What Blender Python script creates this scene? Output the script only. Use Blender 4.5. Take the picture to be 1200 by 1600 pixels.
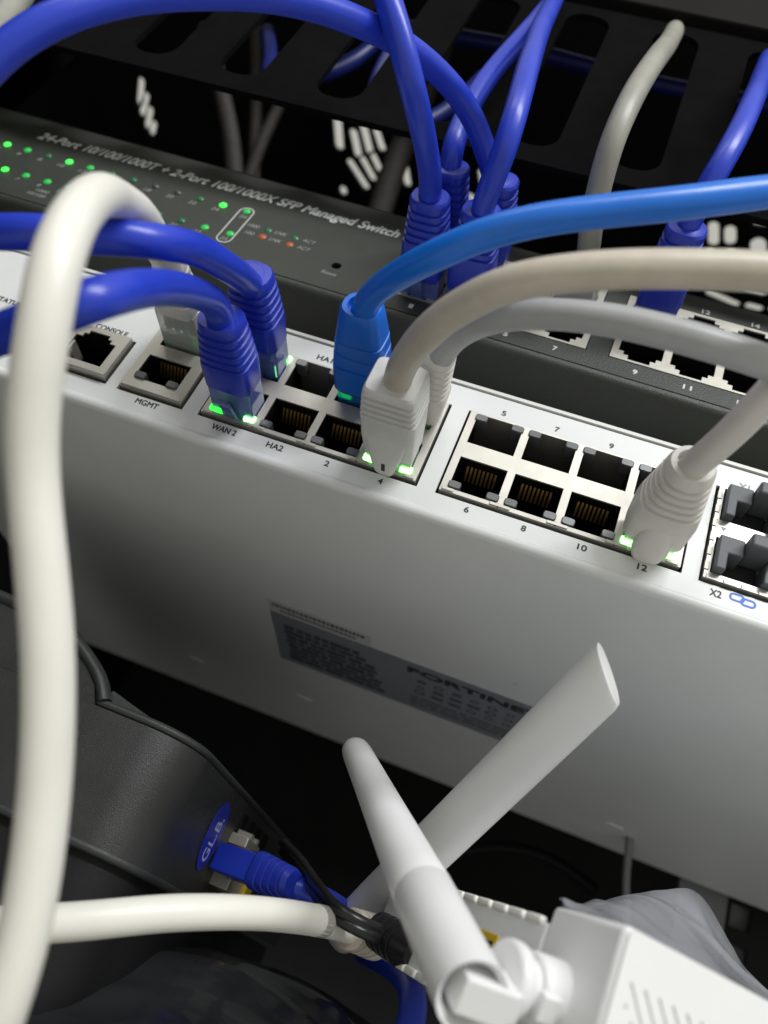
import bpy, math, random
from mathutils import Vector, Matrix, noise
random.seed(7)
S = 0.001                                   # everything below is written in millimetres
for o in list(bpy.data.objects):
    bpy.data.objects.remove(o)
scene = bpy.context.scene
COL = scene.collection

# ------------------------------------------------------------------ camera, light, exposure
cam_d = bpy.data.cameras.new('camera')
cam = bpy.data.objects.new('camera', cam_d)
COL.objects.link(cam)
R = Matrix(((0.9333, -0.3143, 0.1746), (-0.0187, -0.5312, -0.8471), (0.3590, 0.7872, -0.5016)))
Rq = R.to_quaternion().to_matrix()
cam.matrix_world = Matrix.Translation(Vector((78.7, -158.8, -95.8)) * S) @ Rq.to_4x4()
cam_d.sensor_fit = 'VERTICAL'
cam_d.sensor_height = 36.0
cam_d.sensor_width = 27.0
cam_d.lens = 28.02
cam_d.clip_start = 0.005
cam_d.clip_end = 20.0
cam_d.dof.use_dof = True
cam_d.dof.focus_distance = 0.190
cam_d.dof.aperture_fstop = 28.02 / 2.3
scene.camera = cam

world = bpy.data.worlds.new('World')
scene.world = world
world.use_nodes = True
bg = world.node_tree.nodes['Background']
bg.inputs['Color'].default_value = (1.0, 0.99, 0.885, 1)
bg.inputs['Strength'].default_value = 0.50

def area(name, loc, target, sx, sy, power, color):
    d = bpy.data.lights.new(name, 'AREA')
    d.shape = 'RECTANGLE'
    d.size, d.size_y = sx, sy
    d.energy = power
    d.color = color
    o = bpy.data.objects.new(name, d)
    COL.objects.link(o)
    o.location = loc
    o.rotation_euler = (Vector(target) - Vector(loc)).to_track_quat('-Z', 'Y').to_euler()
    return o
# two ceiling tube fittings of the room, behind and above the camera
area('ceiling_tube_lamp', (0.75, -1.40, 1.10), (0.05, 0, 0), 1.2, 0.16, 33, (0.97, 0.99, 1.0))
area('ceiling_tube_lamp', (-0.55, -1.45, 1.25), (0.05, 0, 0), 1.2, 0.16, 6, (1.0, 0.985, 0.95))

scene.view_settings.view_transform = 'Standard'
scene.view_settings.look = 'None'
scene.view_settings.gamma = 1.0
scene.view_settings.use_curve_mapping = False
scene.view_settings.exposure = 0.0
scene.cycles.use_denoising = True
scene.cycles.max_bounces = 8
scene.cycles.transparent_max_bounces = 12
scene.cycles.caustics_reflective = False
scene.cycles.caustics_refractive = False

# ------------------------------------------------------------------ materials
MATS = {}
def mat(name, color, rough=0.5, metal=0.0, bump=0.0, bscale=400.0, var=0.0, vscale=60.0, coat=0.0,
        trans=0.0, alpha=1.0, emit=None, estr=0.0, spec=0.5, rvar=0.0, sss=0.0, stretch=None, dark=None, scuff=0.0):
    m = bpy.data.materials.new(name)
    m.use_nodes = True
    nt = m.node_tree
    b = nt.nodes['Principled BSDF']
    b.inputs['Base Color'].default_value = (*color, 1)
    b.inputs['Roughness'].default_value = rough
    b.inputs['Metallic'].default_value = metal
    b.inputs['Coat Weight'].default_value = coat
    b.inputs['Transmission Weight'].default_value = trans
    b.inputs['Alpha'].default_value = alpha
    b.inputs['Specular IOR Level'].default_value = spec
    if sss:
        b.inputs['Subsurface Weight'].default_value = sss
        b.inputs['Subsurface Radius'].default_value = (1, 1, 1)
        b.inputs['Subsurface Scale'].default_value = 0.0015
    if emit:
        b.inputs['Emission Color'].default_value = (*emit, 1)
        b.inputs['Emission Strength'].default_value = estr
    tc = nt.nodes.new('ShaderNodeTexCoord')
    src = tc.outputs['Object']
    if stretch:
        mp = nt.nodes.new('ShaderNodeMapping')
        mp.inputs['Scale'].default_value = stretch
        nt.links.new(src, mp.inputs['Vector'])
        src = mp.outputs['Vector']
    if bump:
        n = nt.nodes.new('ShaderNodeTexNoise')
        n.inputs['Scale'].default_value = bscale
        n.inputs['Detail'].default_value = 3
        bp = nt.nodes.new('ShaderNodeBump')
        bp.inputs['Strength'].default_value = bump
        bp.inputs['Distance'].default_value = 0.0004
        nt.links.new(src, n.inputs['Vector'])
        nt.links.new(n.outputs['Fac'], bp.inputs['Height'])
        nt.links.new(bp.outputs['Normal'], b.inputs['Normal'])
    if var or rvar:
        n = nt.nodes.new('ShaderNodeTexNoise')
        n.inputs['Scale'].default_value = vscale
        n.inputs['Detail'].default_value = 5
        n.inputs['Roughness'].default_value = 0.65
        nt.links.new(src, n.inputs['Vector'])
        if var:
            r = nt.nodes.new('ShaderNodeValToRGB')
            lo = dark if dark else tuple(c * (1 - var) for c in color)
            r.color_ramp.elements[0].position = 0.32
            r.color_ramp.elements[1].position = 0.62
            r.color_ramp.elements[0].color = (*lo, 1)
            r.color_ramp.elements[1].color = (*color, 1)
            nt.links.new(n.outputs['Fac'], r.inputs['Fac'])
            nt.links.new(r.outputs['Color'], b.inputs['Base Color'])
        if rvar:
            mr = nt.nodes.new('ShaderNodeMapRange')
            mr.inputs['From Min'].default_value = 0.3
            mr.inputs['From Max'].default_value = 0.7
            mr.inputs['To Min'].default_value = max(0.02, rough - rvar)
            mr.inputs['To Max'].default_value = min(1.0, rough + rvar)
            nt.links.new(n.outputs['Fac'], mr.inputs['Value'])
            nt.links.new(mr.outputs['Result'], b.inputs['Roughness'])
    if scuff:                                     # sparse worn marks in the finish
        n2 = nt.nodes.new('ShaderNodeTexNoise')
        n2.inputs['Scale'].default_value = 42
        n2.inputs['Detail'].default_value = 9
        n2.inputs['Roughness'].default_value = 0.72
        n2.inputs['Distortion'].default_value = 1.2
        nt.links.new(src, n2.inputs['Vector'])
        r2 = nt.nodes.new('ShaderNodeValToRGB')
        r2.color_ramp.elements[0].position = 0.66
        r2.color_ramp.elements[1].position = 0.74
        r2.color_ramp.elements[0].color = (0, 0, 0, 1)
        r2.color_ramp.elements[1].color = (scuff, scuff, scuff, 1)
        nt.links.new(n2.outputs['Fac'], r2.inputs['Fac'])
        mx = nt.nodes.new('ShaderNodeMixRGB')
        mx.inputs['Color1'].default_value = (*color, 1)
        if b.inputs['Base Color'].links:
            nt.links.new(b.inputs['Base Color'].links[0].from_socket, mx.inputs['Color1'])
        mx.inputs['Color2'].default_value = (color[0] * 0.45, color[1] * 0.43, color[2] * 0.40, 1)
        nt.links.new(r2.outputs['Color'], mx.inputs['Fac'])
        nt.links.new(mx.outputs['Color'], b.inputs['Base Color'])
    MATS[name] = m
    return m
mat('white_paint', (0.74, 0.755, 0.75), 0.42, bump=0.06, bscale=1300, var=0.06, vscale=22, rvar=0.07, scuff=0.40)
mat('white_edge', (0.70, 0.70, 0.665), 0.45, bump=0.08, bscale=1500, var=0.06, vscale=40)
mat('switch_paint', (0.031, 0.035, 0.028), 0.46, bump=0.35, bscale=2200, var=0.18, vscale=90, rvar=0.06)
mat('rack_black', (0.017, 0.017, 0.018), 0.5, bump=0.15, bscale=1200, var=0.3, vscale=20, spec=0.15)
mat('manager_black', (0.0082, 0.0080, 0.0088), 0.5, bump=0.2, bscale=1500, var=0.25, vscale=40, spec=0.0)
mat('manager_lid', (0.011, 0.010, 0.009), 0.5, bump=0.2, bscale=1500, var=0.25, vscale=40, spec=0.05)
mat('hole_black', (0.006, 0.006, 0.007), 0.55, spec=0.2)
mat('nickel', (0.52, 0.50, 0.455), 0.55, metal=0.85, bump=0.05, bscale=700, rvar=0.05, vscale=160, var=0.04)
mat('tin', (0.50, 0.48, 0.425), 0.45, metal=0.6, var=0.08, vscale=200, rvar=0.05)
mat('cage_tin', (0.60, 0.59, 0.555), 0.48, metal=0.9, var=0.06, vscale=200)
mat('gold', (0.85, 0.52, 0.20), 0.28, metal=1.0)
mat('lens_grey', (0.085, 0.09, 0.095), 0.25, spec=0.5)
mat('ink', (0.035, 0.037, 0.042), 0.6)
mat('ink_white', (0.62, 0.64, 0.62), 0.55)
mat('ink_faint', (0.30, 0.32, 0.31), 0.55)
mat('link_blue', (0.025, 0.13, 0.62), 0.5)
mat('led_on', (0.05, 0.6, 0.1), 0.3, emit=(0.04, 1.0, 0.06), estr=1.6)
mat('led_hot', (0.05, 0.6, 0.1), 0.3, emit=(0.26, 1.0, 0.22), estr=4.5)
mat('led_mid', (0.02, 0.25, 0.06), 0.3, emit=(0.03, 1.0, 0.12), estr=0.32)
mat('led_dim', (0.015, 0.10, 0.045), 0.3, emit=(0.02, 1.0, 0.2), estr=0.035)
mat('led_off', (0.035, 0.06, 0.045), 0.3)
mat('led_orange', (0.30, 0.07, 0.02), 0.4, emit=(1.0, 0.22, 0.04), estr=0.10)
mat('blue_pvc', (0.020, 0.052, 0.56), 0.34, bump=0.16, bscale=260, var=0.12, vscale=50, rvar=0.06)
mat('blue_boot', (0.018, 0.040, 0.46), 0.38, bump=0.10, bscale=900, var=0.15, vscale=120)
mat('sky_pvc', (0.006, 0.165, 0.72), 0.34, bump=0.08, bscale=500, var=0.10, vscale=50, rvar=0.05)
mat('sky_boot', (0.006, 0.135, 0.62), 0.40, bump=0.08, bscale=900, var=0.10, vscale=120)
mat('white_pvc', (0.82, 0.80, 0.735), 0.42, bump=0.10, bscale=260, var=0.07, vscale=45, sss=0.06, scuff=0.30)
mat('grey_pvc', (0.42, 0.425, 0.43), 0.40, bump=0.12, bscale=260, var=0.12, vscale=60, scuff=0.35)
mat('dusty_grey_pvc', (0.33, 0.325, 0.285), 0.42, bump=0.14, bscale=300, var=0.22, vscale=70)
mat('beige_pvc', (0.58, 0.53, 0.445), 0.42, bump=0.10, bscale=300, var=0.16, vscale=55, dark=(0.47, 0.42, 0.345), scuff=0.45)
mat('pale_pvc', (0.70, 0.66, 0.63), 0.42, bump=0.06, bscale=300, var=0.06, vscale=60)
mat('white_boot', (0.72, 0.69, 0.65), 0.48, bump=0.08, bscale=900, var=0.08, vscale=100, sss=0.05)
mat('grey_boot', (0.66, 0.655, 0.635), 0.46, bump=0.08, bscale=900, var=0.08, vscale=100)
mat('band_grey', (0.36, 0.345, 0.30), 0.5)
mat('clear_plug', (0.80, 0.81, 0.80), 0.12, trans=0.55, spec=0.5)
mat('blue_plug', (0.17, 0.22, 0.60), 0.10, trans=0.45, spec=0.5)
mat('sky_plug', (0.05, 0.25, 0.75), 0.14, trans=0.4, spec=0.5)
mat('rubber_grey', (0.098, 0.106, 0.118), 0.55, bump=0.15, bscale=1200, var=0.15, vscale=200)
mat('rubber_dark', (0.018, 0.019, 0.022), 0.5)
mat('router_white', (0.80, 0.80, 0.805), 0.36, bump=0.04, bscale=900, var=0.03, vscale=40)
mat('router_rim', (0.78, 0.77, 0.72), 0.4)
mat('port_yellow', (0.62, 0.42, 0.02), 0.45)
mat('device_black', (0.033, 0.034, 0.034), 0.30, bump=0.34, bscale=4200, var=0.2, vscale=60, rvar=0.05, spec=0.5)
mat('device_rim', (0.038, 0.042, 0.041), 0.34, bump=0.4, bscale=4200, var=0.2, vscale=80)
mat('logo_blue', (0.020, 0.028, 0.30), 0.35)
mat('logo_ink', (0.42, 0.45, 0.70), 0.45)
mat('black_cord', (0.012, 0.012, 0.013), 0.33, bump=0.05, bscale=900)
mat('black_film', (0.030, 0.031, 0.034), 0.20, bump=0.18, bscale=160, coat=0.4, var=0.3, vscale=30, stretch=(0.10, 0.8, 1))
mat('blue_pvc_shaded', (0.010, 0.020, 0.19), 0.45, var=0.2, vscale=80)  # blue jacket colour darkened to put the shade inside the manager into it
mat('braid', (0.042, 0.035, 0.031), 0.7, bump=1.0, bscale=700, var=0.45, vscale=500)
mat('label_silver', (0.36, 0.385, 0.43), 0.36, metal=0.3, var=0.08, vscale=90)
mat('label_dark', (0.075, 0.082, 0.10), 0.5)
mat('label_paper', (0.60, 0.605, 0.60), 0.5)
mat('shelf_bounce_grey', (0.42, 0.42, 0.41), 0.5, var=0.15, vscale=30)  # pale so the unseen shelf reflects light onto the firewall underside
mat('rail_grey', (0.20, 0.205, 0.215), 0.45, var=0.15, vscale=50)
# thin crumpled film: partly see-through
fm = mat('clear_film', (0.60, 0.61, 0.65), 0.10, bump=0.05, bscale=50, spec=1.0)
nt = fm.node_tree
pb = nt.nodes['Principled BSDF']
mixn = nt.nodes.new('ShaderNodeMixShader')
trn = nt.nodes.new('ShaderNodeBsdfTransparent')
trn.inputs['Color'].default_value = (0.9, 0.91, 0.93, 1)
mixn.inputs['Fac'].default_value = 0.33
mat('print_blue', (0.006, 0.075, 0.36), 0.4)
nt.links.new(trn.outputs[0], mixn.inputs[1])
nt.links.new(pb.outputs[0], mixn.inputs[2])
nt.links.new(mixn.outputs[0], nt.nodes['Material Output'].inputs['Surface'])

# ------------------------------------------------------------------ object helpers
def obj(name, mesh, m=None, parent=None, loc=None, mw=None):
    o = bpy.data.objects.new(name, mesh)
    COL.objects.link(o)
    if m and not mesh.materials:
        mesh.materials.append(MATS[m])
    if parent is not None:
        o.parent = parent
    if mw is not None:
        o.matrix_local = mw
    elif loc is not None:
        o.location = Vector(loc) * S
    return o
def thing(name, label, cat, group=None, mw=None, loc=(0, 0, 0)):
    """An Empty that parents its parts; their coordinates are local to it."""
    o = bpy.data.objects.new(name, None)
    COL.objects.link(o)
    o.empty_display_size = 0.01
    if mw is not None:
        o.matrix_world = mw
    else:
        o.location = Vector(loc) * S
    return tag(o, label, cat, group)
def tag(o, label, cat, group=None):
    o['label'] = label
    o['category'] = cat
    if group:
        o['group'] = group
    return o
def struct(o):
    o['kind'] = 'structure'
    return o

class MB:
    def __init__(s, off=(0, 0, 0)):
        s.v, s.f, s.o = [], [], Vector(off)
    def pts(s, ps):
        i = len(s.v)
        s.v += [Vector(p) - s.o for p in ps]
        return i
    def box(s, x0, x1, y0, y1, z0, z1):
        i = s.pts([(x0, y0, z0), (x1, y0, z0), (x1, y1, z0), (x0, y1, z0), (x0, y0, z1), (x1, y0, z1), (x1, y1, z1), (x0, y1, z1)])
        s.f += [tuple(i + k for k in q) for q in ((0, 3, 2, 1), (4, 5, 6, 7), (0, 1, 5, 4), (1, 2, 6, 5), (2, 3, 7, 6), (3, 0, 4, 7))]
        return s
    def obox(s, c, ax, ay, az, hx, hy, hz):
        c, ax, ay, az = map(Vector, (c, ax, ay, az))
        i = s.pts([c + ax * (hx * a) + ay * (hy * b) + az * (hz * d) for d in (-1, 1) for a, b in ((-1, -1), (1, -1), (1, 1), (-1, 1))])
        s.f += [tuple(i + k for k in q) for q in ((0, 3, 2, 1), (4, 5, 6, 7), (0, 1, 5, 4), (1, 2, 6, 5), (2, 3, 7, 6), (3, 0, 4, 7))]
        return s
    def loft(s, rings, cap0=True, cap1=True):
        n = len(rings[0])
        i = [s.pts(r) for r in rings]
        for a, b in zip(i[:-1], i[1:]):
            s.f += [(a + k, a + (k + 1) % n, b + (k + 1) % n, b + k) for k in range(n)]
        if cap0:
            s.f.append(tuple(reversed([i[0] + k for k in range(n)])))
        if cap1:
            s.f.append(tuple(i[-1] + k for k in range(n)))
        return s
    def prism(s, poly, y0, y1):
        """polygon in XZ extruded along Y"""
        n = len(poly)
        a = s.pts([(x, y0, z) for x, z in poly])
        b = s.pts([(x, y1, z) for x, z in poly])
        s.f += [(a + k, a + (k + 1) % n, b + (k + 1) % n, b + k) for k in range(n)]
        s.f += [tuple(reversed(range(a, a + n))), tuple(range(b, b + n))]
        return s
    def mesh(s, name, smooth=35):
        me = bpy.data.meshes.new(name)
        me.from_pydata([tuple(p * S) for p in s.v], [], s.f)
        me.update()
        import bmesh as _b
        bm = _b.new()
        bm.from_mesh(me)
        _b.ops.recalc_face_normals(bm, faces=bm.faces)
        bm.to_mesh(me)
        bm.free()
        if smooth:
            me.shade_smooth()
            me.set_sharp_from_angle(angle=math.radians(smooth))
        return me
    def build(s, name, m, parent=None, loc=None, smooth=35, bevel=0, mw=None):
        o = obj(name, s.mesh(name, smooth), m, parent, loc, mw)
        if bevel:
            md = o.modifiers.new('bevel', 'BEVEL')
            md.width = bevel * S
            md.segments = 3
            md.limit_method = 'ANGLE'
        return o
def ring(c, ax, ay, rx, ry, n=2.0, seg=24):
    c, ax, ay = Vector(c), Vector(ax), Vector(ay)
    out = []
    for k in range(seg):
        t = 2 * math.pi * (k + 0.5) / seg
        co, si = math.cos(t), math.sin(t)
        out.append(c + ax * (rx * math.copysign(abs(co) ** (2 / n), co)) + ay * (ry * math.copysign(abs(si) ** (2 / n), si)))
    return out
def cyl(mb, p0, p1, r0, r1=None, seg=24):
    p0, p1 = Vector(p0), Vector(p1)
    a = (p1 - p0).normalized()
    u = a.orthogonal().normalized()
    w = a.cross(u)
    return mb.loft([ring(p0, u, w, r0, r0, 2, seg), ring(p1, u, w, r1 or r0, r1 or r0, 2, seg)])
def catmull(ps, step=2.0):
    ps = [Vector(p) for p in ps]
    q = [2 * ps[0] - ps[1]] + ps + [2 * ps[-1] - ps[-2]]
    out = []
    for i in range(1, len(q) - 2):
        p0, p1, p2, p3 = q[i - 1:i + 3]
        t0, t1 = 0.0, max((p1 - p0).length, 1e-3) ** 0.5
        t2 = t1 + max((p2 - p1).length, 1e-3) ** 0.5
        t3 = t2 + max((p3 - p2).length, 1e-3) ** 0.5
        n = max(2, int((p2 - p1).length / step))
        for k in range(n):
            t = t1 + (t2 - t1) * k / n
            A1 = p0 * ((t1 - t) / (t1 - t0)) + p1 * ((t - t0) / (t1 - t0))
            A2 = p1 * ((t2 - t) / (t2 - t1)) + p2 * ((t - t1) / (t2 - t1))
            A3 = p2 * ((t3 - t) / (t3 - t2)) + p3 * ((t - t2) / (t3 - t2))
            B1 = A1 * ((t2 - t) / (t2 - t0)) + A2 * ((t - t0) / (t2 - t0))
            B2 = A2 * ((t3 - t) / (t3 - t1)) + A3 * ((t - t1) / (t3 - t1))
            out.append(B1 * ((t2 - t) / (t2 - t1)) + B2 * ((t - t1) / (t2 - t1)))
    out.append(ps[-1])
    for _ in range(6):                              # relax: cable bends have no kinks
        out = [out[0]] + [(a + 2 * b + c) / 4 for a, b, c in zip(out[:-2], out[1:-1], out[2:])] + [out[-1]]
    return out
def sweep(mb, path, r, seg=20, ry=None, u0=None, wob=0.0):
    t = [(b - a).normalized() for a, b in zip(path[:-1], path[1:])]
    t.append(t[-1])
    u = (Vector(u0) if u0 else t[0].orthogonal())
    rings = []
    k0 = random.random() * 50
    for i, (p, d) in enumerate(zip(path, t)):
        u = (u - d * u.dot(d)).normalized()
        w = d.cross(u)
        k1 = k2 = 1.0
        if wob:
            q = Vector((k0, i * 0.11, 0.3))
            k1, k2 = 1 + wob * noise.noise(q), 1 + wob * noise.noise(q + Vector((9, 0, 0)))
            p = p + u * (wob * 6 * noise.noise(q * 0.7 + Vector((3, 0, 5)))) + w * (wob * 6 * noise.noise(q * 0.7 + Vector((7, 0, 2))))
        rings.append(ring(p, u, w, r * k1, (ry or r) * k2, 2, seg))
    return mb.loft(rings)
def plate(name, outer, holes, thick, m, parent=None, mw=None):
    """flat sheet in local XY with real holes, thick along Z"""
    cu = bpy.data.curves.new(name, 'CURVE')
    cu.dimensions = '2D'
    cu.fill_mode = 'BOTH'
    cu.extrude = thick * S / 2
    for poly in [outer] + holes:
        sp = cu.splines.new('POLY')
        sp.points.add(len(poly) - 1)
        for p, (x, y) in zip(sp.points, poly):
            p.co = (x * S, y * S, 0, 1)
        sp.use_cyclic_u = True
    t = bpy.data.objects.new('tmp', cu)
    COL.objects.link(t)
    dg = bpy.context.evaluated_depsgraph_get()
    me = bpy.data.meshes.new_from_object(t.evaluated_get(dg))
    bpy.data.objects.remove(t)
    me.name = name
    me.materials.clear()
    return obj(name, me, m, parent, mw=mw)
def rect(x0, x1, z0, z1):
    return [(x0, z0), (x1, z0), (x1, z1), (x0, z1)]
def rrect(x0, x1, z0, z1, r, n=5):
    out = []
    for cx, cz, a0 in ((x1 - r, z1 - r, 0), (x0 + r, z1 - r, 90), (x0 + r, z0 + r, 180), (x1 - r, z0 + r, 270)):
        out += [(cx + r * math.cos(math.radians(a0 + 90 * k / n)), cz + r * math.sin(math.radians(a0 + 90 * k / n))) for k in range(n + 1)]
    return out
def stadium(a, b, w, n=6):
    a, b = Vector(a), Vector(b)
    d = (b - a)
    d = d.normalized() if d.length > 1e-6 else Vector((1, 0))
    ang = math.atan2(d.y, d.x)
    out = []
    for c, s in ((b, -90), (a, 90)):
        out += [(c.x + w / 2 * math.cos(ang + math.radians(s + 180 * k / n)), c.y + w / 2 * math.sin(ang + math.radians(s + 180 * k / n))) for k in range(n + 1)]
    return out
FRONT = Matrix(((1, 0, 0, 0), (0, 0, -1, 0), (0, 1, 0, 0), (0, 0, 0, 1)))   # local XY -> world XZ, local Z -> -Y
def front_at(x, y, z):
    return Matrix.Translation(Vector((x, y, z)) * S) @ FRONT
TEXTS = {}
def text(name, body, width, height, m, parent, mw, shear=0.0, bold=0.0, heavy=0.0):
    """lettering as a thin mesh, centred, scaled to its printed width and cap height (mm)"""
    key = (body, width, height, shear, bold, heavy)
    if key not in TEXTS:
        cu = bpy.data.curves.new('lettering', 'FONT')
        cu.body = body
        cu.size = 1.0
        cu.shear = shear
        cu.offset = bold
        cu.extrude = 0.0
        t = bpy.data.objects.new('tmp', cu)
        COL.objects.link(t)
        dg = bpy.context.evaluated_depsgraph_get()
        me = bpy.data.meshes.new_from_object(t.evaluated_get(dg))
        bpy.data.objects.remove(t)
        xs = [v.co.x for v in me.vertices]
        ys = [v.co.y for v in me.vertices]
        x0, x1, y0, y1 = min(xs), max(xs), min(ys), max(ys)
        for v in me.vertices:
            v.co = ((v.co.x - (x0 + x1) / 2) / (x1 - x0) * width * S, (v.co.y - (y0 + y1) / 2) / (y1 - y0) * height * S, 0)
        if heavy:                                 # heavier stroke: the same glyphs printed again a hair to each side
            vs_ = [v.co.copy() for v in me.vertices]
            fs_ = [tuple(p.vertices) for p in me.polygons]
            V_, F_ = [], []
            for i_, (dx, dy) in enumerate(((0, 0), (heavy / 2, heavy / 4), (-heavy / 2, -heavy / 4), (heavy / 4, -heavy / 2), (-heavy / 4, heavy / 2))):
                n_ = len(V_)
                V_ += [(c.x + dx * S, c.y + dy * S, i_ * 0.004 * S) for c in vs_]
                F_ += [tuple(q + n_ for q in f_) for f_ in fs_]
            me = bpy.data.meshes.new('lettering')
            me.from_pydata(V_, [], F_)
            me.update()
        me.materials.clear()
        me.materials.append(MATS[m])
        TEXTS[key] = me
    return obj(name, TEXTS[key], None, parent, mw=mw)

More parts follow.
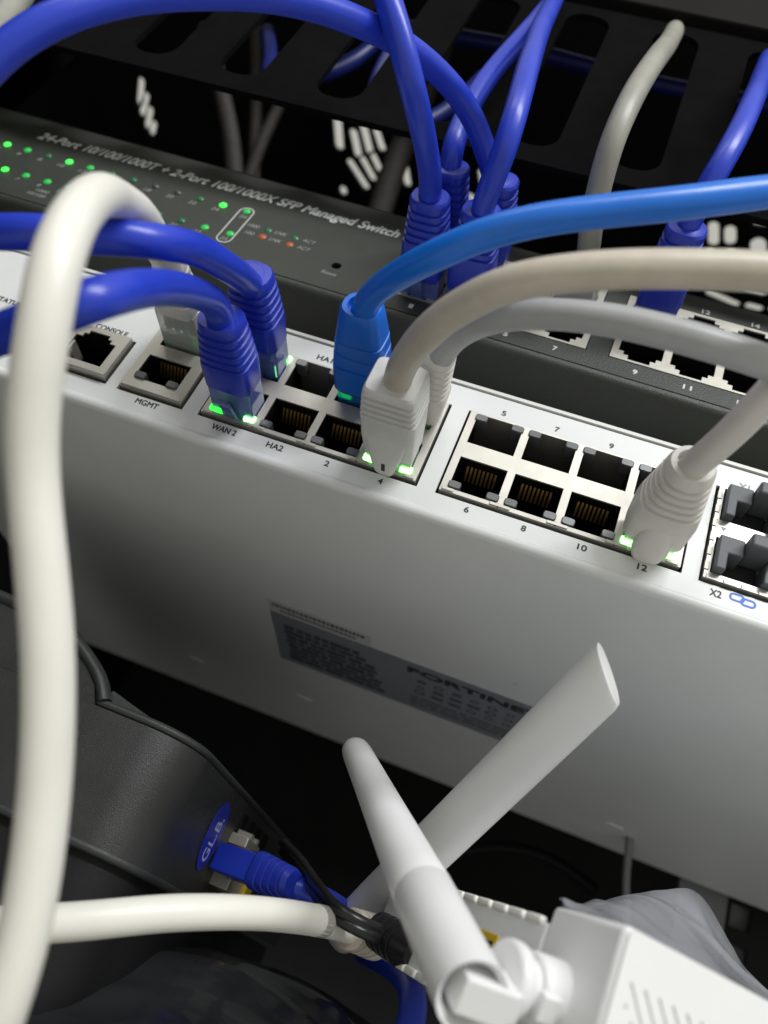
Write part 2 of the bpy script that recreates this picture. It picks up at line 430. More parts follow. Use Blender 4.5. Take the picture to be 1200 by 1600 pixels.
# measured runs of every cable, in millimetres (x along the rack front, y into the rack, z up)
PATH = {
    'wan2': [(0.0,-14.0,14.5),(0.0,-27.0,14.5),(0.6,-36.3,12.9),(2.2,-45.8,5.6),(5.5,-56.1,-3.9),(10.7,-70.8,-19.0),(12.7,-79.3,-29.9),(11.9,-81.4,-34.7),(5.3,-77.3,-35.8),(-2.1,-72.1,-35.3),(-16.6,-61.3,-34.6),(-40.5,-42.8,-34.4)],
    'wan1': [(0.0,-14.0,29.5),(0.0,-27.0,29.5),(2.2,-34.1,23.6),(3.1,-39.9,19.7),(3.2,-44.6,15.8),(3.3,-53.6,9.0),(3.3,-61.1,1.8),(1.6,-66.1,-4.3),(-5.1,-68.3,-8.9),(-15.4,-68.4,-12.3),(-30.4,-64.8,-13.7),(-53.3,-56.8,-15.3)],
    'mgmt': [(-22.4,-14.0,29.5),(-22.4,-24.0,29.5),(-16.3,-39.4,20.1),(-11.3,-52.7,12.5),(-5.2,-65.7,2.7),(-3.9,-71.0,-1.9),(1.8,-80.4,-11.9),(6.9,-86.7,-21.5),(10.5,-89.7,-29.1),(12.9,-90.3,-35.2),(15.2,-87.5,-43.0),(16.7,-80.9,-51.8),(18.6,-75.8,-57.7),(23.1,-69.9,-66.2),(26.9,-64.8,-73.4),(30.0,-59.7,-81.0),(32.7,-54.1,-89.4),(35.5,-48.8,-99.4),(36.9,-45.3,-106.9),(37.2,-42.2,-113.9),(37.0,-37.6,-121.7)],
    'p1': [(27.9,-14.0,29.5),(27.9,-28.0,29.5),(30.7,-36.2,27.2),(34.9,-43.3,24.6),(39.9,-50.4,22.4),(46.4,-57.1,22.0),(55.3,-62.8,24.9),(64.0,-66.1,27.5),(74.3,-67.1,32.8),(84.6,-68.0,37.9),(95.1,-67.7,45.1),(106.1,-66.8,53.3),(122.9,-61.6,70.4)],
    'p4': [(41.9,-14.0,14.5),(41.9,-26.0,14.5),(43.8,-35.2,12.1),(46.7,-43.8,9.6),(52.0,-55.3,7.1),(56.8,-62.2,6.4),(63.7,-69.0,6.3),(73.1,-72.8,8.1),(82.3,-74.7,10.5),(91.6,-74.8,14.0),(101.1,-74.8,17.2),(114.7,-71.5,24.4)],
    'p3': [(41.9,-8.0,29.5),(47.6,-20.1,25.7),(48.8,-27.6,24.9),(50.6,-34.3,22.9),(54.4,-41.8,20.9),(60.3,-49.4,17.9),(69.1,-55.0,16.5),(80.4,-58.2,15.9),(91.4,-59.3,15.6),(102.4,-59.3,15.4),(111.5,-57.8,16.2),(127.6,-50.5,21.3)],
    'p12': [(105.7,-14.0,14.5),(105.7,-28.0,14.5),(106.5,-36.3,11.9),(109.0,-43.8,13.6),(110.1,-48.9,14.5),(112.4,-54.1,18.2),(117.3,-59.4,28.7),(125.7,-62.5,47.0)],
    's1': [(28.3,-12.6,75.0),(28.2,-25.6,76.1),(28.5,-34.0,74.4),(28.2,-40.8,71.9),(27.2,-49.8,68.9),(25.2,-60.5,66.3),(20.5,-68.5,70.2),(15.6,-72.8,75.8),(4.2,-74.6,94.7)],
    's3': [(42.3,-12.8,74.6),(42.2,-25.7,75.8),(43.6,-35.5,74.3),(45.2,-43.0,75.6),(45.2,-48.1,82.1),(42.8,-49.2,101.2),(37.8,-41.0,139.5),(32.4,-27.4,184.4),(29.4,-19.3,209.4),(26.1,-10.9,233.9)],
    's2': [(28.7,-9.2,90.7),(28.6,-22.1,91.9),(28.2,-29.6,92.9),(27.0,-31.1,103.0),(27.1,-32.3,115.0),(27.9,-31.7,134.2),(30.3,-30.0,158.0),(30.0,-23.6,189.0),(28.1,-16.8,212.7),(25.7,-10.4,232.9)],
    's4': [(42.7,-9.3,90.4),(42.6,-21.3,91.5),(39.2,-27.2,94.7),(36.5,-32.5,94.7),(32.4,-40.2,94.3),(26.2,-49.8,90.4),(18.8,-60.5,81.9),(11.7,-68.9,71.8),(5.2,-74.8,63.4),(-1.3,-79.9,53.8),(-9.7,-83.0,44.3),(-17.4,-85.0,34.9),(-22.9,-86.2,25.2),(-26.9,-86.0,17.4),(-30.8,-84.0,10.6),(-34.6,-79.9,2.4),(-41.4,-70.9,-7.2)],
    's8': [(70.6,-7.7,89.6),(70.6,-13.7,90.1),(69.8,-18.7,87.0),(68.6,-30.3,88.3),(68.1,-41.3,94.7),(68.8,-45.0,107.2),(70.5,-43.3,128.7),(71.9,-32.7,163.2),(72.2,-20.7,196.9),(71.6,-9.5,227.5)],
    's10': [(92.7,-10.0,89.2),(92.5,-22.9,90.4),(92.8,-32.7,92.7),(94.3,-38.5,97.1),(96.6,-41.6,109.1),(98.8,-39.0,131.4),(101.8,-27.8,169.4),(104.0,-18.3,198.0),(106.7,-5.2,232.5)],
    'router': [(-1.9,1.4,-115.5),(7.9,0.0,-109.7),(21.2,-0.8,-103.7),(28.7,1.0,-100.1),(37.6,5.7,-95.1),(47.1,13.2,-90.4),(55.2,23.3,-86.7),(63.1,37.3,-83.7),(68.9,50.4,-81.9),(75.8,59.5,-80.8)],
    'power_a': [(40.1,93.6,-65.1),(49.6,73.7,-70.1),(59.3,50.1,-76.6),(66.3,36.0,-80.4),(71.9,36.4,-81.0),(77.3,44.0,-80.0)],
    'power_b': [(40.6,97.2,-67.0),(49.7,77.1,-71.8),(59.8,51.4,-78.6),(66.7,37.2,-82.2),(72.5,36.3,-82.6),(77.9,44.9,-81.4)],
    'lower_blue': [(87.5,50.4,-107.3),(89.1,48.4,-99.3),(89.3,53.8,-92.4),(86.8,68.9,-86.9),(81.4,88.3,-83.7),(73.0,109.3,-82.2)],
    'dark_cord1': [(70.7,308.0,-49.7),(88.0,294.0,-20.1),(110.7,289.4,-4.4),(139.7,285.8,1.9),(169.2,289.5,-4.1)],
    'device_blue': [(35.1,72.5,-77.1),(44.3,66.1,-77.1),(51.2,63.1,-77.6),(58.6,66.7,-77.0),(66.3,81.2,-77.0),(73.8,101.8,-79.2)],
    'corner_grey': [(-68.0,-58.8,32.8),(-70.9,-60.3,48.4),(-79.0,-57.6,66.8),(-91.9,-52.8,94.1)],
    'thin_cord': [(156.9,187.7,4.1),(159.7,193.3,-4.4),(162.1,200.4,-15.5),(167.3,207.4,-25.6)],
    'bundle1': [(-152.2,73.3,268.7),(-139.5,85.8,252.1),(-131.1,94.6,240.1),(-120.7,108.9,219.6)],
    'bundle2': [(-136.8,78.4,285.4),(-129.2,91.3,266.4),(-124.5,100.4,252.5),(-116.4,115.1,230.5)],
    'bundle3': [(-113.6,75.2,288.9),(-114.2,85.5,265.5),(-115.9,93.4,247.5),(-116.4,107.0,224.3)],
    'bundle4': [(-46.6,76.5,320.1),(-46.1,88.5,290.1),(-46.7,98.3,263.3),(-46.6,114.6,235.8)],
    'inner_blue1': [(-185.0,6.0,212.0),(-120.0,4.0,214.0),(-40.0,5.0,213.0),(20.0,4.0,215.0),(66.0,5.0,213.0),(130.0,4.0,214.0),(300.0,6.0,212.0)],
    'inner_blue2': [(-75.0,4.0,188.0),(-60.0,0.0,160.0),(-50.0,-8.0,140.0),(-40.0,-7.0,146.0),(-30.0,-2.0,178.0),(-22.0,-8.0,192.0),(-17.0,-11.0,178.0),(-15.0,-10.0,150.0),(-11.0,-6.0,135.0),(-2.0,0.0,142.0),(8.0,2.0,165.0),(12.0,2.0,186.0)],
}
PTS = {
    'hinge': (90.3, -23.8, -86.6),
    'collar': (97.3, -20.2, -84.3),
    'sleeve': (103.2, -17.0, -83.5),
    'tip_front': (53.7, 54.0, -41.4),
    'tip_right': (102.9, -6.9, -25.0),
    'base_right': (67.8, 81.8, -79.3),
    'tip_high': (99.3, -10.5, -20.2),
    'tip_low': (106.4, -3.4, -29.7),
    'band': (63.9, 37.3, -83.3),
    'relief': (68.2, 50.4, -82.0),
    'barrel_start': (75.1, 48.2, -80.0),
    'barrel_end': (85.7, 37.5, -82.1),
    'blade_width': (887.5, 71.9, -455.2),
}
PITCH = 13.97
BLK = 63.77                                   # first column of the port block 5 to 12

# ------------------------------------------------------------------ the cabinet around the equipment
mb = MB(); mb.box(-420, 620, 700, 703, -420, 330)
struct(mb.build('wall_back', 'rack_black'))
mb = MB(); mb.box(-290, -287, -480, 700, -420, 330)  # left side moved in and extended forward to block light from the left
struct(mb.build('wall_left_light_block', 'rack_black'))
mb = MB(); mb.box(621, 624, -30, 700, -420, 330)
struct(mb.build('wall_right', 'rack_black'))
mb = MB(); mb.box(-420, 620, 150, 700, -423, -420)
struct(mb.build('floor', 'rack_black'))
# roof sheet with cut-out ventilation slots; the bright room shows through them
SL = [((-109.3, 129.3), (-108.5, 145.8), 6), ((-98.7, 134.8), (-95.8, 148.4), 5.6), ((-91.9, 130.1), (-88, 144.1), 5.6),
      ((-83.5, 130.2), (-79.9, 139.9), 5.2), ((-101.2, 155.6), (-90.6, 170), 5.2), ((-92.8, 151.1), (-85.7, 162.5), 5),
      ((-85.9, 146.7), (-81.4, 154.9), 5), ((-106.6, 176.8), (-106.7, 178.8), 5), ((-247.8, 134.9), (-253.7, 151.3), 4.4),
      ((-246.5, 144.4), (-253.8, 159), 4.2), ((-246.1, 154), (-252.2, 167.8), 4.2), ((-245.7, 163.9), (-249.7, 172), 4),
      ((123.5, 136.9), (127.2, 146.9), 6), ((133.0, 137), (135.4, 143.4), 6.4), ((144.2, 128.7), (149.2, 128.1), 3),
      ((150.4, 141.1), (152.4, 145.9), 8.5), ((127.8, 153.8), (130.7, 157.5), 4.6), ((138.8, 151.0), (140.7, 155.7), 5.4),
      ((137.3, 181.9), (154.9, 185.1), 4.6), ((156.6, 172.7), (166.2, 172.9), 3.4), ((162.3, 184), (168.4, 183.9), 4.8),
      ((175.9, 181.8), (182.1, 182.7), 4.6), ((-15, 140), (-12, 150), 5), ((-4, 140), (-1, 150), 5), ((-20, 158), (-12, 168), 5),
      ((-64, 150), (-62, 160), 5)]
roof = plate('ceiling', rect(-420, 620, -30, 700), [stadium(a, b, w) for a, b, w in SL], 2.0, 'rack_black',
             mw=Matrix.Translation((0, 0, 0.330)))
struct(roof)
# unseen shelf below the equipment, lowered and painted pale to bounce light up
mb = MB(); mb.box(-420, 620, -20, 420, -264, -260)
struct(mb.build('shelf_bounce', 'shelf_bounce_grey'))

# ------------------------------------------------------------------ firewall appliance
fw = thing('firewall_appliance', 'white rack firewall with network ports along its front, mounted below the charcoal switch', 'firewall', loc=(106, 0, 0))
def fwl(x, y=0, z=0):
    return (x - 106, y, z)
OFF = (106, 0, 0)
XL, XR, DEP = -112.0, 324.0, 219.0
blocks = {'console': (-53.2, -36.0, 9.0, 23.4), 'mgmt': (-31.2, -13.6, 8.8, 34.6), 'b': (-7.9, 49.85, 8.8, 34.6),
          'c': (BLK - 7.9, BLK + 3 * PITCH + 7.9, 8.8, 34.6), 'x': (118.8, 150.0, 8.4, 34.8)}
holes = [rect(a - 0.7, b + 0.7, c - 0.9, d + 0.5) for a, b, c, d in blocks.values()]
fp = plate('front_panel', rect(XL, XR, 2.55, 42.0), holes, 1.0, 'white_paint', fw, Matrix.Translation(Vector((-106, 0.5, 0)) * S) @ FRONT)
mb = MB(OFF)
prof = [(0.25, 3.1), (-0.05, 2.95), (-0.45, 2.6), (-0.72, 2.15), (-0.80, 1.65), (-0.68, 1.1), (-0.30, 0.5), (0.35, 0.1), (1.2, 0.0), (DEP, 0.0), (DEP, 1.2), (2.6, 1.2), (1.0, 2.5)]
a = [mb.pts([(x, y, z) for y, z in prof]) for x in (XL, XR)]
n = len(prof)
mb.f += [(a[0] + k, a[0] + (k + 1) % n, a[1] + (k + 1) % n, a[1] + k) for k in range(n)]
mb.build('bottom_cover', 'white_paint', fw)
mb = MB(OFF)
prof = [(-0.5, 42.5), (-0.5, 43.4), (0.1, 44.0), (DEP, 44.0), (DEP, 42.8), (1.0, 42.8), (1.0, 42.5)]
a = [mb.pts([(x, y, z) for y, z in prof]) for x in (XL, XR)]
n = len(prof)
mb.f += [(a[0] + k, a[0] + (k + 1) % n, a[1] + (k + 1) % n, a[1] + k) for k in range(n)]
mb.build('top_cover', 'white_edge', fw)
MB(OFF).box(XL, XL + 1.2, 1.1, DEP, 1.3, 42.7).build('side_wall', 'white_paint', fw)
MB(OFF).box(XR - 1.2, XR, 1.1, DEP, 1.3, 42.7).build('side_wall', 'white_paint', fw)
MB(OFF).box(XL + 1.3, XR - 1.3, DEP - 1.2, DEP - 0.1, 1.3, 42.7).build('rear_wall', 'white_paint', fw)
MB(OFF).box(XL + 1.4, XR - 1.4, 17, 18, 1.4, 42.6).build('port_backing', 'hole_black', fw)

# shared port pieces
def cavity_mesh(w, h, d):
    m = MB()
    i = m.pts([(-w, 0, 0), (w, 0, 0), (w, 0, h), (-w, 0, h), (-w, d, 0), (w, d, 0), (w, d, h), (-w, d, h)])
    m.f += [tuple(i + k for k in q) for q in ((0, 1, 5, 4), (1, 2, 6, 5), (2, 3, 7, 6), (3, 0, 4, 7), (4, 5, 6, 7))]
    return m.mesh('port', 0)
CAV = cavity_mesh(6.05, 10.2, 14.5)
CAV.materials.append(MATS['hole_black'])
def contact_mesh(up):
    m = MB()
    for k in range(8):
        x = (k - 3.5) * 1.02
        z0, z1 = (9.7, 6.2) if up else (0.5, 4.6)
        m.obox((x, 3.4, (z0 + z1) / 2 + 0.4), (1, 0, 0), Vector((0, 6.4, z1 - z0)).normalized(), Vector((0, z1 - z0, -6.4)).normalized(), 0.26, 2.1, 0.16)
    me = m.mesh('contacts', 0)
    me.materials.append(MATS['gold'])
    return me
CON_UP, CON_DN = contact_mesh(True), contact_mesh(False)
def lens_mesh(top):
    m = MB()
    r = []
    for y, k in ((-0.85, 0.86), (-0.65, 0.98), (0.0, 1.0), (3.0, 1.0)):
        r.append(ring((0, y, 0), (1, 0, 0), (0, 0, 1), 1.6 * k, 1.05 * k, 5, 20))
    m.loft(r)
    return m.mesh('indicator', 40)
LENS = {}
for s in ('lens_grey', 'led_on', 'led_hot'):
    LENS[s] = lens_mesh(0)
    LENS[s].materials.append(MATS[s])
RIB = MB().obox((0, 3.5, 0), (1, 0, 0), (0, 1, 0), (0, 0, 1), 0.28, 3.5, 1.5).mesh('latch_spring', 0)
RIB.materials.append(MATS['nickel'])

def port_hole(x, z0, up, led=True):
    """outline of one jack opening; latch side is down for the lower row, up for the upper row"""
    if up:
        return [(x - 6, z0), (x + 6, z0), (x + 6, z0 + 9.6), (x - 6, z0 + 9.6)]
    return [(x - 6, z0), (x + 6, z0), (x + 6, z0 + 10.0), (x - 6, z0 + 10.0)]
def shield(name, box_, hs, y=-0.5):
    a, b, c, d = box_
    sh = plate('port_shield', rect(a, b, c, d), hs, 0.5, 'nickel', fw, Matrix.Translation(Vector((-106, y, 0)) * S) @ FRONT)
    # folded side flanges of the sheet-metal shell
    m = MB(OFF)
    m.box(a, a + 0.4, y + 0.25, 12, c, d); m.box(b - 0.4, b, y + 0.25, 12, c, d)
    m.box(a + 0.4, b - 0.4, y + 0.25, 12, c, c + 0.4); m.box(a + 0.4, b - 0.4, y + 0.25, 12, d - 0.4, d)
    m.build('shield_flange', 'nickel', sh, mw=(Matrix.Translation(Vector((-106, y, 0)) * S) @ FRONT).inverted())
    return sh
def port(x, z0, up, leds=('lens_grey', 'lens_grey'), contacts=True, y=-0.5):
    p = obj('port', CAV, None, fw, loc=fwl(x, y + 0.3, z0 - 0.1))
    if contacts:
        obj('contacts', CON_DN if up else CON_UP, None, p, loc=(0, 0, 0))
    zl = 8.55 if up else 1.35
    for sx, l in ((-1, leds[0]), (1, leds[1])):
        if l:
            obj('indicator', LENS[l], None, p, loc=(sx * 4.75, -0.15, zl))
    return p
Z_LO, Z_UP = 9.9, 24.6
hs = []
for k in range(4):
    hs += [port_hole(k * PITCH, Z_LO, False), port_hole(k * PITCH, Z_UP, True)]
shield('b', blocks['b'], hs)
G, ON, HOT = 'lens_grey', 'led_on', 'led_hot'
port(0, Z_LO, False, (ON, HOT), False); port(0, Z_UP, True, (G, HOT), False)
port(PITCH, Z_LO, False); port(PITCH, Z_UP, True, contacts=False)
port(2 * PITCH, Z_LO, False); port(2 * PITCH, Z_UP, True, (ON, G), False)
port(3 * PITCH, Z_LO, False, (HOT, HOT), False); port(3 * PITCH, Z_UP, True, (G, ON), False)
hs = []
for k in range(4):
    hs += [port_hole(BLK + k * PITCH, Z_LO, False), port_hole(BLK + k * PITCH, Z_UP, True)]
shield('c', blocks['c'], hs)
for k in range(4):
    port(BLK + k * PITCH, Z_LO, False, (HOT, HOT) if k == 3 else (G, G), k < 3)
    port(BLK + k * PITCH, Z_UP, True, contacts=False)
# little folded metal clips under the lamps of each block
for x0 in (0, BLK):
    for k in range(5):
        x = x0 + (k - 0.5) * PITCH
        xa, xb = max(x - 2.5, x0 - 7.4), min(x + 2.5, x0 + 3 * PITCH + 7.4)
        MB(OFF).box(xa, xb, -1.05, -0.76, 9.0, 9.85).build('spring_clip', 'nickel', fw, bevel=0.12)
        if 0 < k < 4:
            MB(OFF).box(x - 0.55, x - 0.2, -0.95, -0.76, 8.85, 9.9).build('spring_clip', 'hole_black', fw)
# management pair and console jack
shield('mgmt', blocks['mgmt'], [rect(-29.0, -16.6, 12.2, 20.6), rect(-28.4, -16.4, Z_UP, 34.2)], y=-1.0)
port(-22.6, 11.6, False, (None, None), True, y=-1.0)
for sx in (-1, 1):
    obj('indicator', LENS[G], None, fw, loc=fwl(-22.8 + sx * 4.6, -1.1, 13.1))
port(-22.4, Z_UP, True, (G, ON), False, y=-1.0)
MB(OFF).box(-30.9, -13.9, -1.6, -1.26, 8.9, 10.0).build('spring_clip', 'nickel', fw, bevel=0.15)
cz = [(-50.4, 11.4), (-38.4, 11.4), (-38.4, 19.4), (-40.2, 19.4), (-40.2, 20.6), (-41.4, 20.6), (-41.4, 21.8), (-47.4, 21.8), (-47.4, 20.6), (-48.6, 20.6), (-48.6, 19.4), (-50.4, 19.4)]
shield('console', blocks['console'], [cz], y=-1.6)
obj('port', CAV, None, fw, loc=fwl(-44.4, -1.2, 11.45))
obj('latch_spring', RIB, None, fw, loc=fwl(-49.6, -1.9, 15.6))
MB(OFF).box(-53.1, -36.1, -2.3, -1.86, 9.05, 9.9).build('spring_clip', 'nickel', fw, bevel=0.15)
# optical module cage on the right
xa, xb, za, zb = blocks['x']
cg = plate('module_cage', rect(xa, xb, za, zb), [rect(xa + 1.2, xa + 15.2, za + 1.6, za + 11.6), rect(xa + 1.2, xa + 15.2, za + 16.6, za + 26.0),
           rect(xa + 16.4, xb - 0.8, za + 1.6, za + 11.6), rect(xa + 16.4, xb - 0.8, za + 16.6, za + 26.0)], 0.5, 'cage_tin', fw,
           Matrix.Translation(Vector((-106, -0.6, 0)) * S) @ FRONT)
m = MB(OFF)
m.box(xa, xa + 0.4, -0.3, 14, za, zb); m.box(xb - 0.4, xb, -0.3, 14, za, zb)
m.box(xa + 0.4, xb - 0.4, -0.3, 14, za, za + 0.4); m.box(xa + 0.4, xb - 0.4, -0.3, 14, za + 12.5, za + 15.5)
m.build('cage_shell', 'tin', fw)
for k in range(8):
    MB(OFF).box(xa + 0.5 + k * 3.9, xa + 3.3 + k * 3.9, -1.15, -0.88, za - 0.25, za + 0.95).build('spring_finger', 'nickel', fw, bevel=0.1)
for k in range(6):
    MB(OFF).box(xa - 0.25, xa + 0.85, -1.1, -0.88, za + 2.0 + k * 4.1, za + 4.2 + k * 4.1).build('spring_finger', 'nickel', fw, bevel=0.1)
for x, z, d in ((121.3, 22.6, -1), (131.8, 21.8, 1)):
    MB(OFF).prism([(x - 0.75, z - d * 0.55), (x + 0.75, z - d * 0.55), (x, z + d * 0.75)], -0.9, -0.86).build('port_arrow', 'ink_faint', fw, smooth=0)
# printing on the panel
def fwt(body, x, z, w, h, m='ink', y=-0.03):
    return text('lettering', body, w, h, m, fw, Matrix.Translation(Vector(fwl(x, y, z)) * S) @ FRONT, heavy=0.15)
fwt('CONSOLE', -43.8, 25.3, 9.6, 1.65)
fwt('STATUS', -76.0, 24.2, 8.2, 1.6)
fwt('MGMT', -22.0, 6.3, 6.3, 1.65)
fwt('WAN 2', 0.0, 6.1, 6.6, 1.65)
fwt('WAN 1', -1.4, 37.3, 6.6, 1.65)
fwt('HA2', PITCH, 6.1, 4.3, 1.65)
fwt('HA1', PITCH, 37.4, 4.3, 1.65)
for s, c in (('2', 2), ('4', 3)):
    fwt(s, c * PITCH, 6.1, 1.08, 1.55)
for s, c in (('1', 2), ('3', 3)):
    fwt(s, c * PITCH, 37.4, 1.2 if s == '3' else 0.8, 1.7)
for k, (s, w) in enumerate((('6', 1.2), ('8', 1.2), ('10', 2.4), ('12', 2.4))):
    fwt(s, BLK + k * PITCH, 6.05, w * 0.88, 1.55)
for k, (s, w) in enumerate((('5', 1.2), ('7', 1.2), ('9', 1.2), ('11', 2.2))):
    fwt(s, BLK + k * PITCH, 37.4, w * 0.88, 1.5)
fwt('X2', 122.3, 5.6, 2.5, 1.75)
fwt('X1', 124.5, 37.2, 2.5, 1.6, 'ink_faint')
# blue chain-link mark
for dx, dz in ((-1.25, 0.25), (1.25, -0.25)):
    o_ = rrect(-1.75, 1.75, -1.05, 1.05, 1.0)
    i_ = rrect(-1.25, 1.25, -0.55, 0.55, 0.5)
    plate('link_mark', o_, [i_], 0.02, 'link_blue', fw, Matrix.Translation(Vector(fwl(128.2 + dx, -0.04 - (0.01 if dx > 0 else 0), 6.0 + dz)) * S) @ FRONT)
# rating label on the underside: text up points to the front edge
UNDER = Matrix(((1, 0, 0, 0), (0, -1, 0, 0), (0, 0, -1, 0), (0, 0, 0, 1)))
def under(x, y, z):
    return Matrix.Translation(Vector(fwl(x, y, z)) * S) @ UNDER
lab = plate('rating_label', rect(-53.5, 53.5, -21.5, 21.5), [], 0.05, 'label_silver', fw, under(59, 110.5, -0.05))
def lrow(x0, x1, y0, y1, mt='label_dark', z=-0.10):
    return plate('print_block', rect(-(x1 - x0) / 2, (x1 - x0) / 2, -(y1 - y0) / 2, (y1 - y0) / 2), [], 0.02, mt, fw, under((x0 + x1) / 2, (y0 + y1) / 2, z))
y = 97.0
for row, (hh, x1) in enumerate(((3.4, 40), (3.0, 43), (3.4, 44), (2.6, 45), (3.4, 46), (2.6, 47), (3.0, 46), (3.4, 48))):
    x = 9.5 + random.random()
    while x < x1 - 2:
        w = min(random.choice((2.6, 4.0, 5.5, 7.5)), x1 - x)
        lrow(x, x + w, y, y + hh)
        x += w + random.choice((0.5, 0.8))
    y += hh + 0.9
for k in range(7):                                # rows of approval marks
    x = 61 + k * 6.4
    for yy in (103.6, 108.8, 114.0):
        r_ = random.choice((1.5, 1.8, 2.1))
        if random.random() < 0.5:
            plate('approval_mark', [(r_ * math.cos(q_ * math.pi / 10), r_ * math.sin(q_ * math.pi / 10)) for q_ in range(20)], [[(r_ * 0.6 * math.cos(q_ * math.pi / 10), r_ * 0.6 * math.sin(q_ * math.pi / 10)) for q_ in range(20)]], 0.02, 'label_dark', fw, under(x, yy, -0.10))
        else:
            lrow(x - r_, x + r_ * 1.2, yy - 1.4, yy + 1.0)
for yy in (119.0, 122.2, 125.4):
    x = 58.0
    while x < 105:
        w = random.choice((3.0, 5.0, 8.0))
        lrow(x, x + w, yy, yy + 1.3)
        x += w + 0.8
text('lettering', 'FORTINET', 46.5, 4.4, 'ink', fw, under(79.3, 95.6, -0.12), heavy=0.9)
# paper strip with a line of blurred printing above the label
plate('paper_strip', rect(-18.5, 18.5, -4.2, 4.2), [], 0.05, 'label_paper', fw, under(24.0, 84.2, -0.05))
x = 7.0
for k in range(22):
    w = random.choice((0.8, 1.1, 1.3))
    lrow(x, x + w, 82.0, 84.0, 'ink' if k > 11 else 'label_dark', -0.095)
    if k > 1 and k < 20:
        lrow(x - 0.3, x + w - 0.1, 85.6, 87.0, 'label_dark', -0.095)
    x += w + 0.45
for x, y in ((12.3, 171.3), (149.4, 181.7), (-40, 176), (230, 180)):
    mb = MB(OFF)
    mb.loft([ring((x, y, 0.02), (1, 0, 0), (0, 1, 0), 4.2, 1.5, 2, 20), ring((x, y, -0.5), (1, 0, 0), (0, 1, 0), 3.4, 0.8, 2, 20)], False, True)
    mb.build('dimple', 'white_paint', fw)

# dust plugs sitting in the cage
def dust_plug(label, z0):
    t = thing('dust_plug', label, 'dust plug', 'rubber dust plugs in the module cage', loc=(126.8, 0, z0))
    m = MB()
    m.prism([(-6.5, 0.2), (-4.2, 0.2), (-4.2, 4.8), (-0.9, 4.8), (-0.9, 9.3), (-6.5, 9.3)], -3.6, 8).build('flange', 'rubber_grey', t, bevel=0.35)
    m = MB(); m.box(4.2, 6.6, -3.2, 8, 0.2, 5.4); m.build('flange', 'rubber_grey', t, bevel=0.35)
    m = MB(); m.box(-4.15, 4.15, 2.2, 8, 0.3, 9.0); m.build('core', 'rubber_dark', t, bevel=0.2)
    m = MB(); m.box(-0.8, 6.6, -7.6, 2.1, 6.0, 9.5); m.build('pull_tab', 'rubber_grey', t, bevel=0.6)
    return t
dust_plug('grey rubber dust plug in the lower opening of the module cage marked X2', 9.9)
dust_plug('grey rubber dust plug in the upper opening of the module cage, above the X2 one', 24.9)

# ------------------------------------------------------------------ charcoal 24 port switch behind and above
U = Vector((0.9997, -0.0121, -0.0231)); V = Vector((0.0241, 0.0905, 0.9956)); N = U.cross(V)
V = (V - U * V.dot(U)).normalized(); N = U.cross(V)
SWM = Matrix(((U.x, -N.x, V.x, 0.0561), (U.y, -N.y, V.y, -0.0001), (U.z, -N.z, V.z, 0.0611), (0, 0, 0, 1)))
sw = thing('network_switch', 'charcoal metal managed switch with rows of green lamps, mounted above the white firewall', 'network switch', mw=SWM)
def swf(x, z, y=-0.03):
    return Matrix.Translation(Vector((x, y, z)) * S) @ FRONT
GAP = 8.09
cols = [-2 * PITCH, -PITCH, 0, PITCH] + [2 * PITCH + GAP + k * PITCH for k in range(4)] + [6 * PITCH + 2 * GAP + k * PITCH for k in range(4)]
groups = [cols[0:4], cols[4:8], cols[8:12]]
hs = [rect(g[0] - 8.0, g[3] + 8.0, 6.6, 36.0) for g in groups]
plate('front_panel', rect(-213, 227, 0.4, 43.4), hs + [[(-54.5 + 1.5 * math.cos(k * math.pi / 8), 11.5 + 1.5 * math.sin(k * math.pi / 8)) for k in range(16)]], 1.0, 'switch_paint', sw, swf(0, 0, 0.5))
mb = MB()
prof = [(0.9, 0.1), (0.0, -0.1), (-0.5, -0.6), (-0.5, -1.6), (0.2, -2.8), (1.6, -3.5), (205, -3.5), (205, 44.6), (0.8, 44.6), (0.0, 43.9), (0.9, 43.7)]
a = [mb.pts([(x, y, z) for y, z in prof]) for x in (-213, 227)]
n = len(prof)
mb.f += [(a[0] + k, a[0] + (k + 1) % n, a[1] + (k + 1) % n, a[1] + k) for k in range(n - 1)]
mb.build('case', 'switch_paint', sw)
MB().box(-212, 226, 18, 19, -3.3, 44.4).build('port_backing', 'hole_black', sw)
MB().box(-57, -52, 1.6, 3, 9, 14).build('reset_button', 'hole_black', sw)
def step_hole(x, z0, up):
    if up:
        return [(x - 5.9, z0), (x + 5.9, z0), (x + 5.9, z0 + 7), (x + 4.4, z0 + 7), (x + 4.4, z0 + 8.3), (x + 3, z0 + 8.3), (x + 3, z0 + 9.9), (x - 3, z0 + 9.9), (x - 3, z0 + 8.3), (x - 4.4, z0 + 8.3), (x - 4.4, z0 + 7), (x - 5.9, z0 + 7)]
    return [(x - 3, z0), (x + 3, z0), (x + 3, z0 + 1.6), (x + 4.4, z0 + 1.6), (x + 4.4, z0 + 2.9), (x + 5.9, z0 + 2.9), (x + 5.9, z0 + 9.9), (x - 5.9, z0 + 9.9), (x - 5.9, z0 + 2.9), (x - 4.4, z0 + 2.9), (x - 4.4, z0 + 1.6), (x - 3, z0 + 1.6)]
BAR = MB().obox((0, 5.5, 0), (1, 0, 0), (0, 1, 0), (0, 0, 1), 3.9, 0.3, 0.35).mesh('contacts', 0)
BAR.materials.append(MATS['braid'])
